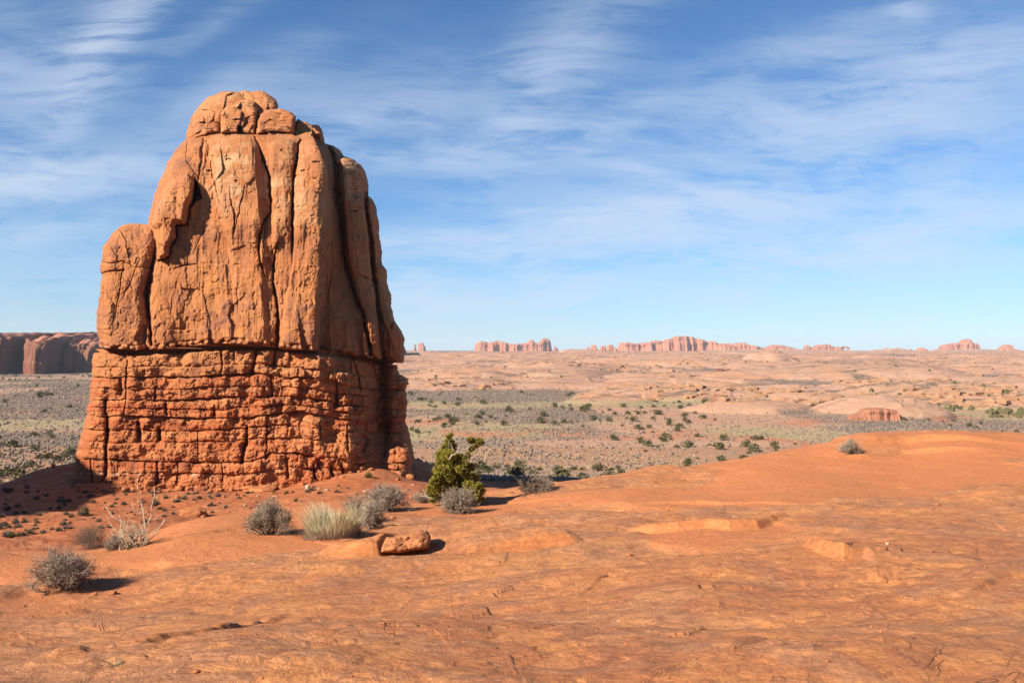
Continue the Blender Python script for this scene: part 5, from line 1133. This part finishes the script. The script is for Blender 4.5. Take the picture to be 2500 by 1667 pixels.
for i in od[:290]:
    o = bpy.data.objects.new('juniper_bush', BM[rs.randint(5)]); COL.objects.link(o); w = (1.1+2.2*rs.rand()**1.8)*(1+.4*sst(Y_[i], 200, 500)); o.location = (A_[i]*Y_[i], Y_[i], Zc[i]-.1); o.scale = (w, w, w*rs.uniform(.75, 1.15)); o.rotation_euler = (0, 0, rs.uniform(0, 6.28))
    tag(o, 'dark green juniper bush growing on the valley floor beyond the rim', 'bush', G4)
def mass(name, A_, Y_, Z_, size, hgt, mat, seed, label):
    """many irregular little bushes as one mass"""
    r = np.random.RandomState(seed); n = len(A_); ang = r.uniform(0, 6.28, (n, 1))+np.linspace(0, 2*np.pi, 5, endpoint=False)[None]
    rr = size[:, None]*.5*r.uniform(.6, 1.25, (n, 5)); V = np.zeros((n, 11, 3)); c = np.stack([A_*Y_, Y_, Z_], 1)
    for k, (zf, sf) in enumerate(((-.05, .9), (.55, 1.0))):
        V[:, k*5:k*5+5, 0] = c[:, :1]+np.cos(ang)*rr*sf; V[:, k*5:k*5+5, 1] = c[:, 1:2]+np.sin(ang)*rr*sf; V[:, k*5:k*5+5, 2] = c[:, 2:]+size[:, None]*hgt*zf*r.uniform(.7, 1.3, (n, 5))
    V[:, 10] = c+np.stack([r.normal(0, .12, n)*size, r.normal(0, .12, n)*size, size*hgt*r.uniform(.8, 1.2, n)], 1)
    i = (np.arange(n)*11)[:, None]; Q = np.concatenate([i+np.array([[k, (k+1) % 5, 5+(k+1) % 5, 5+k]]) for k in range(5)]); T = np.concatenate([i+np.array([[5+k, 5+(k+1) % 5, 10]]) for k in range(5)])
    o = mk_obj(name, mesh_np(name, V.reshape(-1, 3), Q, T, smooth=False), mat); o['kind'] = 'stuff'; o['label'] = label; return o
def scatter(n, Y0, Y1, seed, fn):
    r = np.random.RandomState(seed); Y = Y0*np.exp(r.rand(n)*math.log(Y1/Y0)); a = r.uniform(-.75, .75, n); z, rk = Hbase(a, Y); k = fn(a, Y, rk, r); return a[k], Y[k], z[k], r
def f_bush(a, Y, rk, r):
    cl = fb2(a*Y/120, Y/120, 4, 133); return (r.rand(len(a)) < .75*sst(cl, -.1, .5)*(1-.88*rk))
a, Y, z, r = scatter(17000, 330, 3800, 3, f_bush)
mass('distant_bushes', a, Y, z-.1, r.uniform(1.4, 3.2, len(a))*(1+.25*sst(Y, 900, 2500)), .8, M_BUSH, 4, 'dark bushes dotted over the far flats and slickrock')
def f_sage(a, Y, rk, r):
    n1 = fb2(a*Y/70+9, Y/60, 4, 101); return (r.rand(len(a)) < (.25+.75*sst(n1, -.15, .2))*(1-.95*rk))
a, Y, z, r = scatter(60000, 105, 900, 5, f_sage)
mass('sagebrush', a, Y, z-.05, r.uniform(.45, 1.1, len(a))*(1+.5*sst(Y, 250, 700)), .62, M_SAGE, 6, 'grey sagebrush covering the valley floor')
def f_grass(a, Y, rk, r):
    n2 = fb2(a*Y/110, Y/90+5, 4, 111); return (r.rand(len(a)) < sst(n2, -.3, .15)*(1-rk))
a, Y, z, r = scatter(34000, 150, 620, 7, f_grass)
M_DRY = m_plain('dry_grass', (.40, .31, .20), (.49, .385, .26), .5)
mass('dry_grass', a, Y, z-.05, r.uniform(.4, .9, len(a)), .30, M_DRY, 8, 'pale dry grass on the valley floor')

def f_out(a, Y, rk, r):
    return (rk > .3) & (r.rand(len(a)) < sst(fb2(a*Y/150, Y/150, 4, 137), -.1, .4))
a, Y, z, r = scatter(20000, 380, 3000, 9, f_out)
M_OUT = m_plain('outcrop_sandstone', (.44, .235, .145), (.56, .34, .225), .3, .95)
mass('slickrock_outcrops', a, Y, z-.3, (1.5+8*r.rand(len(a))**2.8)*(1+.5*sst(Y, 900, 2200)), .26, M_OUT, 10, 'low ledges and blocks on the far pale slickrock')

# grit on the sandy patches
r = np.random.RandomState(12); n = 40000
Y = 3.2*np.exp(r.rand(n)**.8*math.log(24/3.2)); a = r.uniform(-.66, .66, n); sm = sandmask(a*Y, Y); cl = fb2(a*Y*.9, Y*.9, 3, 141)
k = r.rand(n) < (sm*.9+.03)*sst(cl, -.3, .5); a, Y = a[k], Y[k]; z, _ = H(a, Y); n = len(a)
sz = (.0035+.013*r.rand(n)**4)*(1+.035*Y)
o6 = np.array([[1, 0, 0], [0, 1, 0], [-1, 0, 0], [0, -1, 0], [0, 0, 1], [0, 0, -1]], float)
V = np.stack([a*Y, Y, z+sz*.25], 1)[:, None]+o6[None]*sz[:, None, None]*r.uniform(.5, 1.2, (n, 6, 1))*np.array([1, 1, .7])
tri = np.array([[0, 1, 4], [1, 2, 4], [2, 3, 4], [3, 0, 4], [1, 0, 5], [2, 1, 5], [3, 2, 5], [0, 3, 5]])
g = mk_obj('gravel', mesh_np('gravel', V.reshape(-1, 3), T=(np.arange(n)[:, None, None]*6+tri[None]).reshape(-1, 3), smooth=False), M_STONE); g['kind'] = 'stuff'; g['label'] = 'orange gravel on the sandy patches'

# ------------------------------------------------------------------ the air
def haze():
    x0, x1, y0, y1, z0, z1_ = -17000, 17000, -300, 16600, -60, 160
    V = [(x, y, z) for z in (z0, z1_) for y in (y0, y1) for x in (x0, x1)]
    Q = [(0, 2, 3, 1), (4, 5, 7, 6), (0, 1, 5, 4), (2, 6, 7, 3), (0, 4, 6, 2), (1, 3, 7, 5)]
    m = bpy.data.materials.new('haze'); m.use_nodes = True; t = NT(m.node_tree)
    pv = t.n('ShaderNodeVolumePrincipled'); pv.inputs['Color'].default_value = (.80, .88, 1, 1); pv.inputs['Density'].default_value = 5.5e-5; pv.inputs['Anisotropy'].default_value = .0
    t.t.links.new(pv.outputs[0], t.n('ShaderNodeOutputMaterial').inputs['Volume'])
    o = mk_obj('haze', mesh_np('haze', V, Q, smooth=False), m); o['kind'] = 'stuff'
haze()
